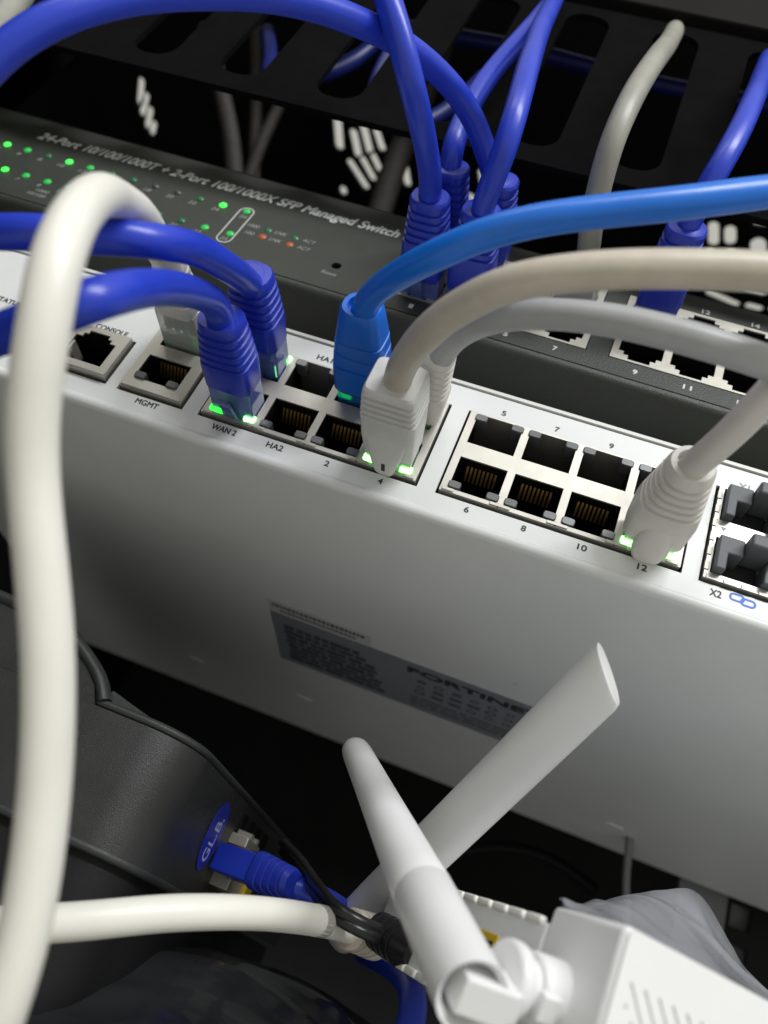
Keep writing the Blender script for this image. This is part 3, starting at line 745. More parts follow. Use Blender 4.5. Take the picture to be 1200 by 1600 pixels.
for g in groups:
    hh = []
    for x in g:
        hh += [step_hole(x, 7.6, False), step_hole(x, 24.6, True)]
    plate('port_shield', rect(g[0] - 7.7, g[3] + 7.7, 6.9, 35.6), hh, 0.5, 'tin', sw, swf(0, 0, 0.1))
    for x in g:
        for z in (7.5, 24.5):
            p = obj('port', CAV, None, sw, loc=(x, 0.6, z))
            obj('contacts', BAR, None, p, loc=(0, 0, 6.4 if z < 10 else 3.0))
num = 1
for i, x in enumerate(cols):
    text('lettering', str(2 * i + 1), 1.1 if i < 5 else 2.2, 1.7, 'ink_white', sw, swf(x, 3.6), heavy=0.16)
    text('lettering', str(2 * i + 2), 1.1 if i < 4 else 2.2, 1.7, 'ink_white', sw, swf(x, 37.4), heavy=0.16)
text('lettering', '24-Port 10/100/1000T + 2-Port 100/1000X SFP Managed Switch', 131.5, 5.1, 'ink_white', sw, swf(-109.2, 33.6), shear=0.28, heavy=0.30)
def led_mesh(mname):
    m = MB()
    m.loft([ring((0, 0.5, 0), (1, 0, 0), (0, 0, 1), 1.25, 1.25, 2, 18), ring((0, -0.25, 0), (1, 0, 0), (0, 0, 1), 1.2, 1.2, 2, 18), ring((0, -0.6, 0), (1, 0, 0), (0, 0, 1), 0.7, 0.7, 2, 18)])
    me = m.mesh('lamp', 50)
    me.materials.append(MATS[mname])
    return me
LM = {k: led_mesh(k) for k in ('led_on', 'led_mid', 'led_dim', 'led_off', 'led_orange')}
state_even = {2: 'led_mid', 4: 'led_on', 6: 'led_mid', 8: 'led_dim', 10: 'led_on', 12: 'led_mid', 14: 'led_dim', 24: 'led_on', 16: 'led_dim', 22: 'led_dim'}
state_odd = {1: 'led_mid', 3: 'led_mid', 5: 'led_on', 7: 'led_mid', 9: 'led_mid', 11: 'led_mid', 13: 'led_mid', 15: 'led_dim', 23: 'led_mid', 19: 'led_dim', 21: 'led_dim'}
for k in range(2, 25, 2):
    x = -99.3 - 8.15 * (24 - k) / 2
    obj('lamp', LM[state_even.get(k, 'led_off')], None, sw, loc=(x, 0, 24.4))
    text('lettering', str(k), 1.3 if k < 10 else 2.6, 1.5, 'ink_faint', sw, swf(x - 1.3, 21.6), shear=0.2)
    obj('lamp', LM[state_odd.get(k - 1, 'led_off')], None, sw, loc=(x + 0.9, 0, 11.6))
    text('lettering', str(k - 1), 1.3 if k < 11 else 2.6, 1.5, 'ink_faint', sw, swf(x - 0.4, 8.8), shear=0.2)
obj('lamp', LM['led_mid'], None, sw, loc=(-91.0, 0, 24.6)); obj('lamp', LM['led_mid'], None, sw, loc=(-90.0, 0, 12.0))
text('lettering', '26', 2.6, 1.5, 'ink_faint', sw, swf(-90.9, 21.8), shear=0.2)
text('lettering', '25', 2.6, 1.5, 'ink_faint', sw, swf(-90.6, 9.2), shear=0.2)
plate('lamp_outline', stadium((-90.6, 9.6), (-91.0, 24.2), 5.0, 10), [stadium((-90.6, 9.6), (-91.0, 24.2), 4.3, 10)], 0.02, 'ink_white', sw, swf(0, 0, -0.04))
for z, led, w1 in ((18.8, 'led_mid', '1000'), (15.0, 'led_orange', '100')):
    text('lettering', w1, 3.8 if led == 'led_mid' else 3.0, 1.5, 'ink_faint', sw, swf(-85.6 if led == 'led_mid' else -85.0, z), shear=0.2)
    lm = LM['led_dim'] if led == 'led_mid' else LM['led_orange']
    obj('lamp', lm, None, sw, loc=(-80.6, 0.2, z)); obj('lamp', lm, None, sw, loc=(-71.5, 0.2, z))
    text('lettering', 'LNK', 4.0, 1.5, 'ink_faint', sw, swf(-76.3, z), shear=0.2)
    text('lettering', 'ACT', 4.2, 1.5, 'ink_faint', sw, swf(-66.8, z), shear=0.2)
text('lettering', 'Reset', 4.8, 1.5, 'ink_faint', sw, swf(-55.0, 7.4), shear=0.2)
text('lettering', '1000', 4.6, 1.4, 'ink_faint', sw, swf(-153.6, 6.6), shear=0.2)
text('lettering', '10/100', 6.4, 1.4, 'ink_faint', sw, swf(-154.2, 4.2), shear=0.2)

# ------------------------------------------------------------------ finger cable manager above the switch
cmg = thing('cable_manager', 'black slotted rack cable manager panel above the charcoal switch', 'cable manager', loc=(60, -20, 112))
slots_x = [-113, -82, -51, -18, 13, 44, 74, 105, 136, 167]
CO = (60, -20, 112)
hs = [rrect(x - 7.5, x + 7.5, 120, 199, 6.5) for x in slots_x]
plate('slotted_front', rect(-190, 310, 112, 206), hs, 2.0, 'manager_black', cmg, Matrix.Translation(Vector((-60, 1, -112)) * S) @ FRONT)
MB(CO).box(-190, 310, -23.5, -18, 206.3, 240).build('lid', 'manager_lid', cmg, bevel=1.0)
MB(CO).box(-192, -190.2, -20, 48, 112, 240).build('end_plate', 'manager_black', cmg)
MB(CO).box(310.2, 312, -20, 48, 112, 240).build('end_plate', 'manager_black', cmg)

# ------------------------------------------------------------------ patch cables
def jacket(parent, key, r, m, off, name='jacket', step=2.0):
    mb_ = MB(off)
    sweep(mb_, catmull(PATH[key], step), r, wob=0.035)
    return mb_.build(name, m, parent, smooth=60)
def boot(parent, o, ax, side, up, prof, m, off, name='boot', seg=28):
    """prof: (distance along the cable axis, half width, half height, squareness, lift)"""
    o, ax, side, up = map(Vector, (o, ax, side, up))
    mb_ = MB(off)
    mb_.loft([ring(o + ax * d + up * lf, side, up, w, h, q, seg) for d, w, h, q, lf in prof])
    return mb_.build(name, m, parent, smooth=28)
def ribs(d0, d1, n, w0, h0, w1, h1, q0, q1, depth):
    """ribbed stretch of a boot"""
    out = []
    for k in range(n):
        for f_, cut in ((0.0, 0), (0.52, 0), (0.60, depth), (0.92, depth)):
            t = (k + f_) / n
            out.append((d0 + (d1 - d0) * t, w0 + (w1 - w0) * t - cut, h0 + (h1 - h0) * t - cut, q0 + (q1 - q0) * t, 0))
    out.append((d1, w1, h1, q1, 0))
    return out
def plug(parent, o, ax, side, up, latch, m, off, out_len=7.5):
    """clear modular plug with its latch; latch = +1 / -1 along up"""
    o, ax, side, up = map(Vector, (o, ax, side, up))
    mb_ = MB(off)
    mb_.obox(o + ax * ((out_len - 10) / 2), side, ax, up, 5.75, (out_len + 10) / 2, 3.4)
    p = mb_.build('plug', m, parent, bevel=0.4)
    if not latch:
        return p
    mb_ = MB(off)
    a_ = (ax + up * latch * 0.28).normalized()
    mb_.obox(o + ax * 2.0 + up * (latch * 4.6), side, a_, a_.cross(side).normalized(), 1.55, 6.5, 0.4)
    l = mb_.build('latch', m, p, bevel=0.12)
    if m != 'clear_plug':
        return p
    mb_ = MB(off)                                    # paired wires seen inside
    for k in range(4):
        c = o + ax * (out_len - 4.0) + side * ((k - 1.5) * 2.4) + up * 0.4
        mb_.obox(c, side, ax, up, 0.75, 3.6, 1.3)
    mb_.build('wire_pairs', 'white_pvc', p)
    return p
MINUSY, X_, Z_ = (0, -1, 0), (1, 0, 0), (0, 0, 1)
def cable(label, group, o):
    return thing('patch_cable', label, 'cable', group, loc=o)
GF, GS = 'cables plugged into the firewall', 'cables plugged into the charcoal switch'
# the two royal blue ones
for key, z, lat, label in (('wan2', 14.5, -1, 'royal blue patch cable plugged into the lower port marked WAN 2'),
                           ('wan1', 29.5, 1, 'royal blue patch cable in the port directly above WAN 2')):
    o = (0, 0, z)
    t = cable(label, GF, o)
    jacket(t, key, 3.15, 'blue_pvc', o)
    plug(t, o, MINUSY, X_, Z_, lat, 'blue_plug', o, 10)
    boot(t, o, MINUSY, X_, Z_, [(9.0, 5.6, 3.9, 6, 0), (10, 6.1, 4.6, 5, 0), (16.5, 6.2, 5.0, 4.5, 0)] + ribs(17, 28.5, 5, 6.2, 5.0, 5.4, 4.9, 4.5, 2.6, 0.55) +
         [(30.0, 5.3, 4.8, 2.5, 0), (30.8, 4.9, 4.4, 2.4, 0), (30.9, 3.3, 3.3, 2, 0), (31.0, 3.2, 3.2, 2, 0)], 'blue_boot', o)
# thick white one in the jack above MGMT
o = (-22.4, -1, 29.5)
t = cable('white patch cable arching out of the port above MGMT and hanging down in front', GF, o)
jacket(t, 'mgmt', 3.25, 'white_pvc', o)
plug(t, o, MINUSY, X_, Z_, 1, 'clear_plug', o, 12)
boot(t, o, MINUSY, X_, Z_, [(11, 5.2, 3.9, 5, 0), (13, 5.6, 4.4, 4.5, 0)] + ribs(14, 25, 4, 5.6, 4.5, 4.2, 4.0, 4.2, 2.2, 0.3) + [(27, 3.8, 3.7, 2, 0)], 'white_boot', o)
# bright blue one
o = (2 * PITCH, 0, 29.5)
t = cable('bright sky blue patch cable sweeping to the right above the grey ones', GF, o)
jacket(t, 'p1', 3.0, 'sky_pvc', o)
pj_ = catmull(PATH['p1'], 1.0)
mb_ = MB(o)
i_ = min(range(len(pj_)), key=lambda q: (pj_[q] - Vector((52, -60.5, 23.5))).length)
for k in range(26):
    p_ = pj_[i_ + k]
    d_ = (pj_[i_ + k + 1] - p_).normalized()
    up_ = Vector((0.05, -0.62, 0.78)); up_ = (up_ - d_ * up_.dot(d_)).normalized()
    if k % 7 == 3 or random.random() < 0.15:
        continue
    mb_.obox(p_ + up_ * 3.03, d_, d_.cross(up_), up_, random.choice((0.16, 0.26, 0.34)), random.choice((0.35, 0.55)), 0.06)
mb_.build('jacket_print', 'print_blue', t, smooth=0)
plug(t, o, MINUSY, X_, Z_, 1, 'sky_plug', o, 4)
boot(t, o, MINUSY, X_, Z_, [(3.4, 5.7, 4.0, 6, 0), (5.4, 6.4, 5.2, 5, 0), (13.5, 6.5, 5.4, 5, 0), (13.6, 6.15, 5.0, 5, 0), (14.3, 6.15, 5.0, 5, 0), (14.4, 6.4, 5.3, 5, 0),
     (17.6, 6.3, 5.2, 4.5, 0), (17.7, 5.95, 4.9, 4.5, 0), (18.4, 5.9, 4.9, 4.5, 0), (18.5, 6.2, 5.1, 4.2, 0), (21.6, 6.0, 5.0, 4, 0), (21.7, 5.7, 4.7, 4, 0), (22.4, 5.7, 4.7, 4, 0), (22.5, 5.9, 4.9, 3.6, 0),
     (28.0, 5.3, 4.6, 2.8, 0), (30.2, 5.0, 4.4, 2.5, 0), (31.0, 4.5, 4.0, 2.3, 0), (31.0, 3.4, 3.3, 2, 0), (29, 3.3, 3.2, 2, 0)], 'sky_boot', o)
# beige one with a square hood
o = (3 * PITCH, 0, 14.5)
t = cable('beige grey patch cable with a square ribbed boot, in the port marked 4', GF, o)
jacket(t, 'p4', 3.15, 'beige_pvc', o)
plug(t, o, MINUSY, X_, Z_, 0, 'clear_plug', o, 5)
boot(t, o, MINUSY, X_, Z_, [(3.2, 5.4, 3.8, 7, 0.3), (4.4, 6.2, 4.9, 8, 0.3), (12, 6.6, 5.5, 9, 0), (18.0, 6.7, 5.7, 9, 0)] + ribs(18.2, 25.8, 4, 6.8, 5.8, 6.4, 5.7, 9, 9, 0.65) +
     [(27.4, 6.1, 5.5, 8, 0), (28.0, 5.7, 5.1, 7, 0), (28.1, 3.3, 3.3, 2, 0), (28.2, 3.1, 3.1, 2, 0)], 'grey_boot', o, seg=48)
hood = []
for d, w, dz, h in ((17.0, 4.6, -4.3, 0.3), (13.0, 5.2, -4.7, 0.7), (8.0, 4.2, -5.6, 1.0), (4.0, 3.2, -5.9, 0.9), (1.0, 2.4, -5.9, 0.8), (-0.4, 1.5, -5.8, 0.6)):
    hood.append((d, w, h, 4, dz))
boot(t, o, MINUSY, X_, Z_, hood[::-1], 'grey_boot', o, 'latch_hood')
mb_ = MB(o); mb_.obox(Vector(o) + Vector((0, -3.6, -6.75)), (1, 0, 0), (0, 1, 0), (0, 0, 1), 0.45, 1.3, 0.16)
mb_.build('hood_slot', 'rubber_dark', t)
# grey one beside it, leaning to the right
o = (3 * PITCH, 0, 29.5)
ax = (Vector((48.8, -27.6, 24.9)) - Vector((43.5, 0, 29.5))).normalized()
sd = ax.cross(Vector((0, 0, 1))).normalized() * -1
up = ax.cross(sd).normalized()
if up.z < 0:
    up = -up
t = cable('mid grey patch cable in the upper port right behind the beige cable', GF, o)
jacket(t, 'p3', 2.95, 'grey_pvc', o)
plug(t, o, MINUSY, X_, Z_, 1, 'clear_plug', o, 5)
boot(t, (43.0, 0, 29.5), ax, sd, up, [(3, 5.4, 3.8, 6, 0), (5, 5.9, 4.6, 5, 0), (13, 5.6, 4.6, 4, 0)] + ribs(14, 28, 6, 5.2, 4.5, 3.9, 3.8, 3.5, 2.2, 0.4) + [(29.5, 3.5, 3.4, 2, 0)], 'white_boot', o)
# pale one in port 12 with a bulbous boot
o = (BLK + 3 * PITCH, 0, 14.5)
t = cable('pale patch cable with a bulbous ringed boot, in the port marked 12', GF, o)
jacket(t, 'p12', 3.0, 'pale_pvc', o)
plug(t, o, MINUSY, X_, Z_, 0, 'clear_plug', o, 4)
boot(t, o, MINUSY, X_, Z_, [(2.5, 6.0, 4.0, 5, 0), (4.5, 7.0, 5.2, 4, 0), (12, 7.3, 5.8, 3.4, 0), (15.0, 7.1, 5.8, 3, 0)] + ribs(15.5, 26.5, 5, 7.0, 5.9, 5.3, 5.2, 3, 2.1, 0.62) +
     [(28.5, 5.0, 5.0, 2, 0), (29.6, 4.5, 4.5, 2, 0), (29.8, 3.4, 3.4, 2, 0), (28, 3.1, 3.1, 2, 0)], 'white_boot', o)
boot(t, o, MINUSY, X_, Z_, [(-0.2, 1.8, 0.5, 2.2, -6.4), (0.8, 3.2, 1.5, 2.2, -6.1), (3.5, 4.1, 2.2, 2.2, -5.6), (7, 4.0, 2.3, 2.2, -5.0), (10.5, 3.4, 1.9, 2.2, -4.5), (13, 2.0, 1.0, 2.2, -4.3)], 'white_boot', o, 'latch_hood')
# cables of the switch
def sw_cable(key, u, v, lat, label, style='blue'):
    o_ = SWM @ (Vector((u, 0, v)) * S) / S
    ax_, up_, sd_ = N.copy(), V.copy(), U.copy()
    t_ = cable(label, GS, o_)
    jacket(t_, key, {'blue': 3.0, 'grey': 3.1}[style], {'blue': 'blue_pvc', 'grey': 'dusty_grey_pvc'}[style], o_)
    plug(t_, o_, ax_, sd_, up_, lat, {'blue': 'blue_plug', 'grey': 'clear_plug'}[style], o_, 8)
    if style == 'blue':
        boot(t_, o_, ax_, sd_, up_, [(5.5, 5.7, 4.0, 6, 0), (8, 6.1, 4.7, 5, 0), (15.5, 6.0, 5.0, 4.5, 0)] + ribs(16, 27, 5, 6.0, 5.0, 5.2, 4.9, 4.3, 2.6, 0.55) +
             [(28.6, 5.2, 4.8, 2.5, 0), (29.3, 4.8, 4.4, 2.4, 0), (29.4, 3.2, 3.2, 2, 0), (29.5, 3.0, 3.0, 2, 0)], 'blue_boot', o_)
    return t_
sw_cable('s1', -2 * PITCH, 12, -1, 'royal blue patch cable rising from the switch port marked 1')
sw_cable('s2', -2 * PITCH, 28, 1, 'royal blue patch cable in the upper switch port half hidden behind two others')
sw_cable('s3', -PITCH, 12, -1, 'royal blue patch cable from switch port 3 rising straight into a manager slot')
sw_cable('s4', -PITCH, 28, 1, 'royal blue patch cable arching left across the top from the switch')
sw_cable('s8', PITCH, 28, 1, 'dusty grey patch cable rising from the switch into a slot of the manager', 'grey')
sw_cable('s10', 2 * PITCH + GAP, 28, 1, 'royal blue patch cable at the far right of the switch, beside the grey riser')
for key, r, m, label in (('inner_blue1', 3.0, 'blue_pvc_shaded', 'blue cable running level inside the manager, upper of two'),
                         ('inner_blue2', 3.0, 'blue_pvc_shaded', 'blue cable looping inside the manager behind its left slots')):
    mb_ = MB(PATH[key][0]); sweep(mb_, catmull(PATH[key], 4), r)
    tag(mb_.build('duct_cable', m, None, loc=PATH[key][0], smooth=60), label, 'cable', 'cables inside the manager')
mb_ = MB(PATH['corner_grey'][0]); sweep(mb_, catmull(PATH['corner_grey'], 3), 3.2)
tag(mb_.build('loose_cable', 'dusty_grey_pvc', None, loc=PATH['corner_grey'][0], smooth=60), 'grey cable end crossing the upper left corner behind the blue arch', 'cable')
for k, label in ((1, 'thick brown braided cable bundle hanging behind the switch, first from the left'), (2, 'brown braided cable hanging straight behind the switch, second from the left'),
                 (3, 'brown braided cable slanting behind the switch to meet its neighbours'), (4, 'dark braided cable slanting behind the switch next to the bright roof slots')):
    key = 'bundle%d' % k
    p_ = PATH[key]
    p_ = [p_[0]] + p_[1:]
    top = Vector(p_[0]) + (Vector(p_[0]) - Vector(p_[1])).normalized() * 20
    bot = Vector(p_[-1]) + (Vector(p_[-1]) - Vector(p_[-2])).normalized() * 110
    mb_ = MB(p_[0]); sweep(mb_, catmull([top] + p_ + [bot], 4), {1: 4.8, 2: 3.4, 3: 3.2, 4: 6.5}[k])
    tag(mb_.build('braided_cable', 'braid', None, loc=p_[0], smooth=60), label, 'cable', 'braided cables hanging behind the switch')

# ------------------------------------------------------------------ white wireless router, lower right
E1 = Vector((-0.361, 0.927, 0.096)).normalized()
E2 = Vector((-0.061, 0.079, -0.995)); E2 = (E2 - E1 * E2.dot(E1)).normalized()
E3 = E1.cross(E2); E3 = E3 if E3.x > 0 else -E3
A0 = Vector((110.7, -30.5, -72.2))
rt = thing('wireless_router', 'glossy white wireless router with two antennas, lower right under the firewall', 'router', loc=A0 + E2 * 22)
RO = A0 + E2 * 22
def rp(a, b, c):
    """a along the rear panel, b down, c across the lid"""
    return A0 + E1 * a + E2 * b + E3 * c
def rbox(mb_, a0, a1, b0, b1, c0, c1):
    return mb_.obox(rp((a0 + a1) / 2, (b0 + b1) / 2, (c0 + c1) / 2), E1, E2, E3, (a1 - a0) / 2, (b1 - b0) / 2, (c1 - c0) / 2)
rbox(MB(RO), 1.2, 22.0, 0.0, 20.6, 0.0, 150).build('body', 'router_white', rt, bevel=1.1)
rbox(MB(RO), 22.02, 97, 3.0, 20.6, 0.0, 150).build('body', 'router_white', rt, bevel=0.6)
# vented face towards the room
RF = Matrix((( E3.x, -E2.x, -E1.x, 0), (E3.y, -E2.y, -E1.y, 0), (E3.z, -E2.z, -E1.z, 0), (0, 0, 0, 1)))
def rface(a, b, c):
    p_ = (rp(a, b, c) - RO) * S
    m_ = RF.copy(); m_.translation = p_
    return m_
vs = []
for k in range(7):
    x = 2.9 + k * 2.5
    vs.append(stadium((x, -7.0 - 0.06 * k), (x + 4.2 - 0.25 * k, -12.6 + 0.35 * k), 0.42))
for k in range(3):
    vs.append(stadium((2.9 + k * 1.5, -10.0 - k * 1.7), (3.0 + k * 1.5, -10.1 - k * 1.7), 0.5))
plate('vented_face', rrect(0.6, 149.4, -20.3, -0.3, 0.9), vs, 0.3, 'router_white', rt, rface(1.0, 0, 0))
# ribbed rims of the rear panel
for k in range(11):
    a_ = 24.0 + k * 6.6
    rbox(MB(RO), a_, a_ + 5.6, 2.2, 3.6, -0.5, 1.0).build('vent_rib', 'router_rim', rt, bevel=0.5)
    if a_ > 40:
        rbox(MB(RO), a_, a_ + 5.8, 19.4, 21.0, -1.2, 0.8).build('vent_rib', 'router_rim', rt, bevel=0.5)
for a_ in (36.5, 50.0):
    rbox(MB(RO), a_, a_ + 11.5, 7.6, 15.8, -0.25, 1.0).build('ethernet_jack', 'port_yellow', rt, bevel=0.25)
    rbox(MB(RO), a_ + 1.2, a_ + 10.3, 9.0, 14.6, -0.32, 0.2).build('jack_opening', 'hole_black', rt)
# front antenna: hinge, collar, sleeve and a tapering rod
HG = Vector((PTS['hinge'])); CL = Vector((PTS['collar'])); SLV = Vector((PTS['sleeve'])); TF = Vector((PTS['tip_front']))
axf = (TF - HG).normalized()
hd = (SLV - CL).normalized()
sdf = (hd - axf * hd.dot(axf)).normalized()
upf = axf.cross(sdf)
L = (TF - HG).length
mb_ = MB(RO)
rr = []
for d, r_ in ((-4.6, 5.15), (-4.8, 5.35), (0, 5.5), (10, 5.45), (22, 5.42), (22.3, 5.32), (22.6, 5.32), (22.9, 5.42)):
    rr.append(ring(HG + axf * d, sdf, upf, r_, r_, 2, 36))
for t_, w_, h_ in ((0.30, 5.3, 5.1), (0.5, 4.9, 4.6), (0.75, 4.4, 4.0), (0.93, 4.0, 3.7), (0.965, 3.8, 3.5), (0.985, 3.2, 2.9), (1.0, 1.4, 1.2)):
    rr.append(ring(HG + axf * (L * t_), sdf, upf, w_, h_, 2, 36))
inner = [ring(HG + axf * 4, sdf, upf, 4.3, 4.3, 2, 36), ring(HG + axf * -3.9, sdf, upf, 4.4, 4.4, 2, 36)]
mb_.loft(inner + rr, True, True)
an1 = mb_.build('antenna', 'router_white', rt, smooth=50)
an1['label'] = 'front antenna with its hinge facing out, tip pointing up and left'
# square hinge tongue inside the open foot, running out to the collar
mb_ = MB(RO); mb_.obox(HG + sdf * 2.2 - axf * 2.6, sdf, upf, axf, 4.4, 2.7, 3.0)
mb_.build('hinge_tongue', 'router_white', an1, bevel=0.35)
mb_ = MB(RO); mb_.obox(HG + sdf * 6.4 - axf * 1.4, sdf, upf, axf, 2.0, 2.4, 2.9)
mb_.build('hinge_tongue', 'router_white', an1, bevel=0.35)
def disc(p0, p1, r0, r1, name, parent, bev=0.5, m='router_white'):
    q = MB(RO); cyl(q, p0, p1, r0, r1, 40)
    return q.build(name, m, parent, bevel=bev)
disc(CL - hd * 1.4, CL + hd * 1.4, 5.7, 5.5, 'hinge_collar', an1, 0.9)
disc(CL + hd * 1.41, CL + hd * 3.4, 3.9, 3.9, 'hinge_neck', an1, 0.2)
disc(CL + hd * 3.41, SLV + hd * 6.0, 5.0, 4.9, 'hinge_sleeve', an1, 0.7)
mb_ = MB(RO); mb_.obox(CL + hd * 5.0 - axf * 4.6, hd, hd.cross(axf).normalized(), axf, 1.7, 2.0, 0.9)
mb_.build('hinge_stop', 'router_white', an1, bevel=0.25)
# second antenna: flat blade leaning right
TR, BR_ = Vector(PTS['tip_right']), Vector(PTS['base_right'])
axr = (TR - BR_).normalized()
wd = Vector(PTS['blade_width'])
wd = (wd - axr * wd.dot(axr)).normalized()
th = axr.cross(wd)
L = (TR - BR_).length
mb_ = MB(RO)
rr = []
for t_, w_, h_ in ((-0.075, 2.2, 1.8), (-0.06, 4.2, 3.4), (-0.02, 5.6, 4.6), (0.12, 5.8, 4.6), (0.4, 5.9, 3.8), (0.8, 5.95, 2.9), (0.985, 5.95, 2.3), (1.0, 5.6, 1.9)):
    c_ = BR_ + axr * (L * t_)
    rr.append([p_ - axr * (max(0.0, (t_ - 0.7) / 0.3) * 0.60 * (p_ - c_).dot(wd)) for p_ in ring(c_, wd, th, w_, h_, 2.3, 40)])
mb_.loft(rr)
an2 = mb_.build('antenna', 'router_white', rt, smooth=50)
an2['label'] = 'rear antenna, a flat blade leaning to the right'
disc(BR_ + axr * 2, BR_ + axr * 2 + E3 * 9, 4.4, 4.4, 'hinge_sleeve', an2)

# white cable with a grey band into the router
t = thing('patch_cable', 'white cable with a grey band running level into the router', 'cable', 'cables of the router', loc=PATH['router'][-1])
jacket(t, 'router', 3.2, 'white_pvc', PATH['router'][-1])
pr = catmull(PATH['router'], 2)
def band(parent, p0, p1, r, m, off, name):
    q = MB(off); cyl(q, p0, p1, r, r, 28)
    return q.build(name, m, parent, bevel=0.3)
ib = min(range(len(pr)), key=lambda k: (pr[k] - Vector(PTS['band'])).length)
band(t, pr[ib - 1], pr[ib + 1], 3.27, 'band_grey', PATH['router'][-1], 'band')
ie = min(range(len(pr)), key=lambda k: (pr[k] - Vector(PTS['relief'])).length)
dr = (pr[ie + 2] - pr[ie]).normalized()
for k in range(4):
    band(t, pr[ie] + dr * (k * 3.0), pr[ie] + dr * (k * 3.0 + 2.4), 4.6 + 0.15 * k, 'beige_pvc' if k < 3 else 'white_boot', PATH['router'][-1], 'strain_relief')
    band(t, pr[ie] + dr * (k * 3.0 + 2.3), pr[ie] + dr * (k * 3.0 + 3.1), 3.9, 'beige_pvc', PATH['router'][-1], 'strain_relief')
# power lead: two thin black cords into a ribbed barrel plug
t = thing('power_lead', 'thin twin black power lead with ribbed barrel plug at the router', 'power lead', 'cables of the router', loc=PATH['power_a'][-1])
PO = PATH['power_a'][-1]
jacket(t, 'power_a', 1.35, 'black_cord', PO, 'cord')
jacket(t, 'power_b', 1.35, 'black_cord', PO, 'cord')
dp = (Vector(PTS['barrel_end']) - Vector(PTS['barrel_start'])).normalized()
sdp = dp.orthogonal().normalized(); upp = dp.cross(sdp)
boot(t, PTS['barrel_start'], dp, sdp, upp, [(0, 3.0, 3.0, 2, 0), (0.6, 3.8, 3.8, 2, 0)] + ribs(1, 10, 4, 4.2, 4.2, 4.6, 4.6, 2, 2, 0.55) + [(15, 4.2, 4.2, 2, 0)], 'black_cord', PO, 'barrel_plug')
# dark blue lead below the router
mb_ = MB(PATH['lower_blue'][0]); sweep(mb_, catmull(PATH['lower_blue'], 3), 3.3)
tag(mb_.build('loose_cable', 'blue_pvc', None, loc=PATH['lower_blue'][0], smooth=60), 'dark blue cable curling under the router at the bottom edge', 'cable', 'cables of the router')
# thin cord far behind
mb_ = MB(PATH['thin_cord'][0]); p_ = [Vector(q) for q in PATH['thin_cord']]
sweep(mb_, catmull([p_[0] + Vector((-3, -6, 12))] + p_ + [p_[-1] + Vector((10, 10, -30))], 4), 1.6)
tag(mb_.build('thin_cord', 'rail_grey', None, loc=PATH['thin_cord'][0], smooth=60), 'thin grey cord hanging in the dark behind the router', 'cord')

for k, label in ((1, 'black cord arching in the dark between the antennas and the router rim'),):
    p_ = PATH['dark_cord%d' % k]
    mb_ = MB(p_[0]); sweep(mb_, catmull(p_, 5), 3.0, wob=0.03)
    tag(mb_.build('dark_cord', 'hole_black', None, loc=p_[0], smooth=60), label, 'cord')

# ------------------------------------------------------------------ black network box, lower left
dv = thing('network_terminal', 'black textured plastic network box with a blue oval badge, lower left', 'network device', loc=(-20, 60, -92))
DO = (-20, 60, -92)
def outline(inset=0.0, n=16):
    """plan of the front and right side: flat front, rounded corner, long side"""
    pts_ = [(-90, 31 + inset), (8, 31 + inset)]
    c = Vector((8, 31 + 15))
    for k in range(1, n + 1):
        a_ = math.radians(-90 + 82 * k / n)
        pts_.append((c.x + (15 - inset) * math.cos(a_), c.y + (15 - inset) * math.sin(a_)))
    e = pts_[-1]
    pts_.append((e[0] + 0.145 * 124, e[1] + 124))
    return pts_
pl = outline()
mb_ = MB(DO)
poly = pl + [(-90, 170)]
n = len(poly)
lev = [(-88.5, 0), (-60.8, 0)]
ii = [mb_.pts([(x, y, z) for x, y in poly]) for z, _ in lev]
mb_.f += [(ii[0] + k, ii[0] + (k + 1) % n, ii[1] + (k + 1) % n, ii[1] + k) for k in range(n)]
mb_.f += [tuple(ii[0] + k for k in range(n)), tuple(ii[1] + k for k in range(n))]
mb_.build('lower_case', 'device_black', dv, smooth=30)
hump = [(-90, -60.75), (-6.0, -60.75), (-8.6, -56.6), (-13, -53.2), (-22, -48.8), (-34, -46.4), (-60, -45.6), (-90, -45.6)]
MB(DO).prism(hump, 31, 168).build('raised_lid', 'device_black', dv, smooth=30)
# textured rim following the lid edge, then the corner and the side
rim = [Vector((-90, 32.1, -44.4)), Vector((-60, 32.1, -44.4)), Vector((-34, 32.1, -45.2)), Vector((-21.4, 32.1, -47.4)), Vector((-12, 32.1, -52.0)), Vector((-6.9, 32.1, -55.6)), Vector((-4.4, 32.1, -59.2))]
q = MB(DO); sweep(q, catmull(rim, 1.5), 1.7, 16, ry=2.6, u0=(0, 0, 1)); q.build('rim', 'device_rim', dv, smooth=60)
rim2 = [Vector((-5.5, 32.2, -59.6))] + [Vector((x, y, -59.6)) for x, y in outline(1.2)[1:]]
q = MB(DO); sweep(q, catmull(rim2, 1.5), 1.15, 16, ry=1.5, u0=(0, 0, 1)); q.build('rim', 'device_rim', dv, smooth=60)
q = MB(DO); q.prism([(-6.0, -58.4), (-4.6, -55.6), (8, -58.4)], 33.5, 160); q.build('lid_wedge', 'device_rim', dv)
low = [Vector((x, y, -89.2)) for x, y in outline(0.9)]
q = MB(DO); sweep(q, catmull(low, 2), 1.2, 14, u0=(0, 0, 1)); q.build('base_rim', 'device_rim', dv, smooth=60)
mb_ = MB(DO)
poly = outline(2.5) + [(-90, 165)]
n = len(poly)
ii = [mb_.pts([(x, y, z) for x, y in poly]) for z in (-260, -90.3)]
mb_.f += [(ii[0] + k, ii[0] + (k + 1) % n, ii[1] + (k + 1) % n, ii[1] + k) for k in range(n)] + [tuple(ii[1] + k for k in range(n))]
mb_.build('stand', 'rack_black', dv, smooth=30)
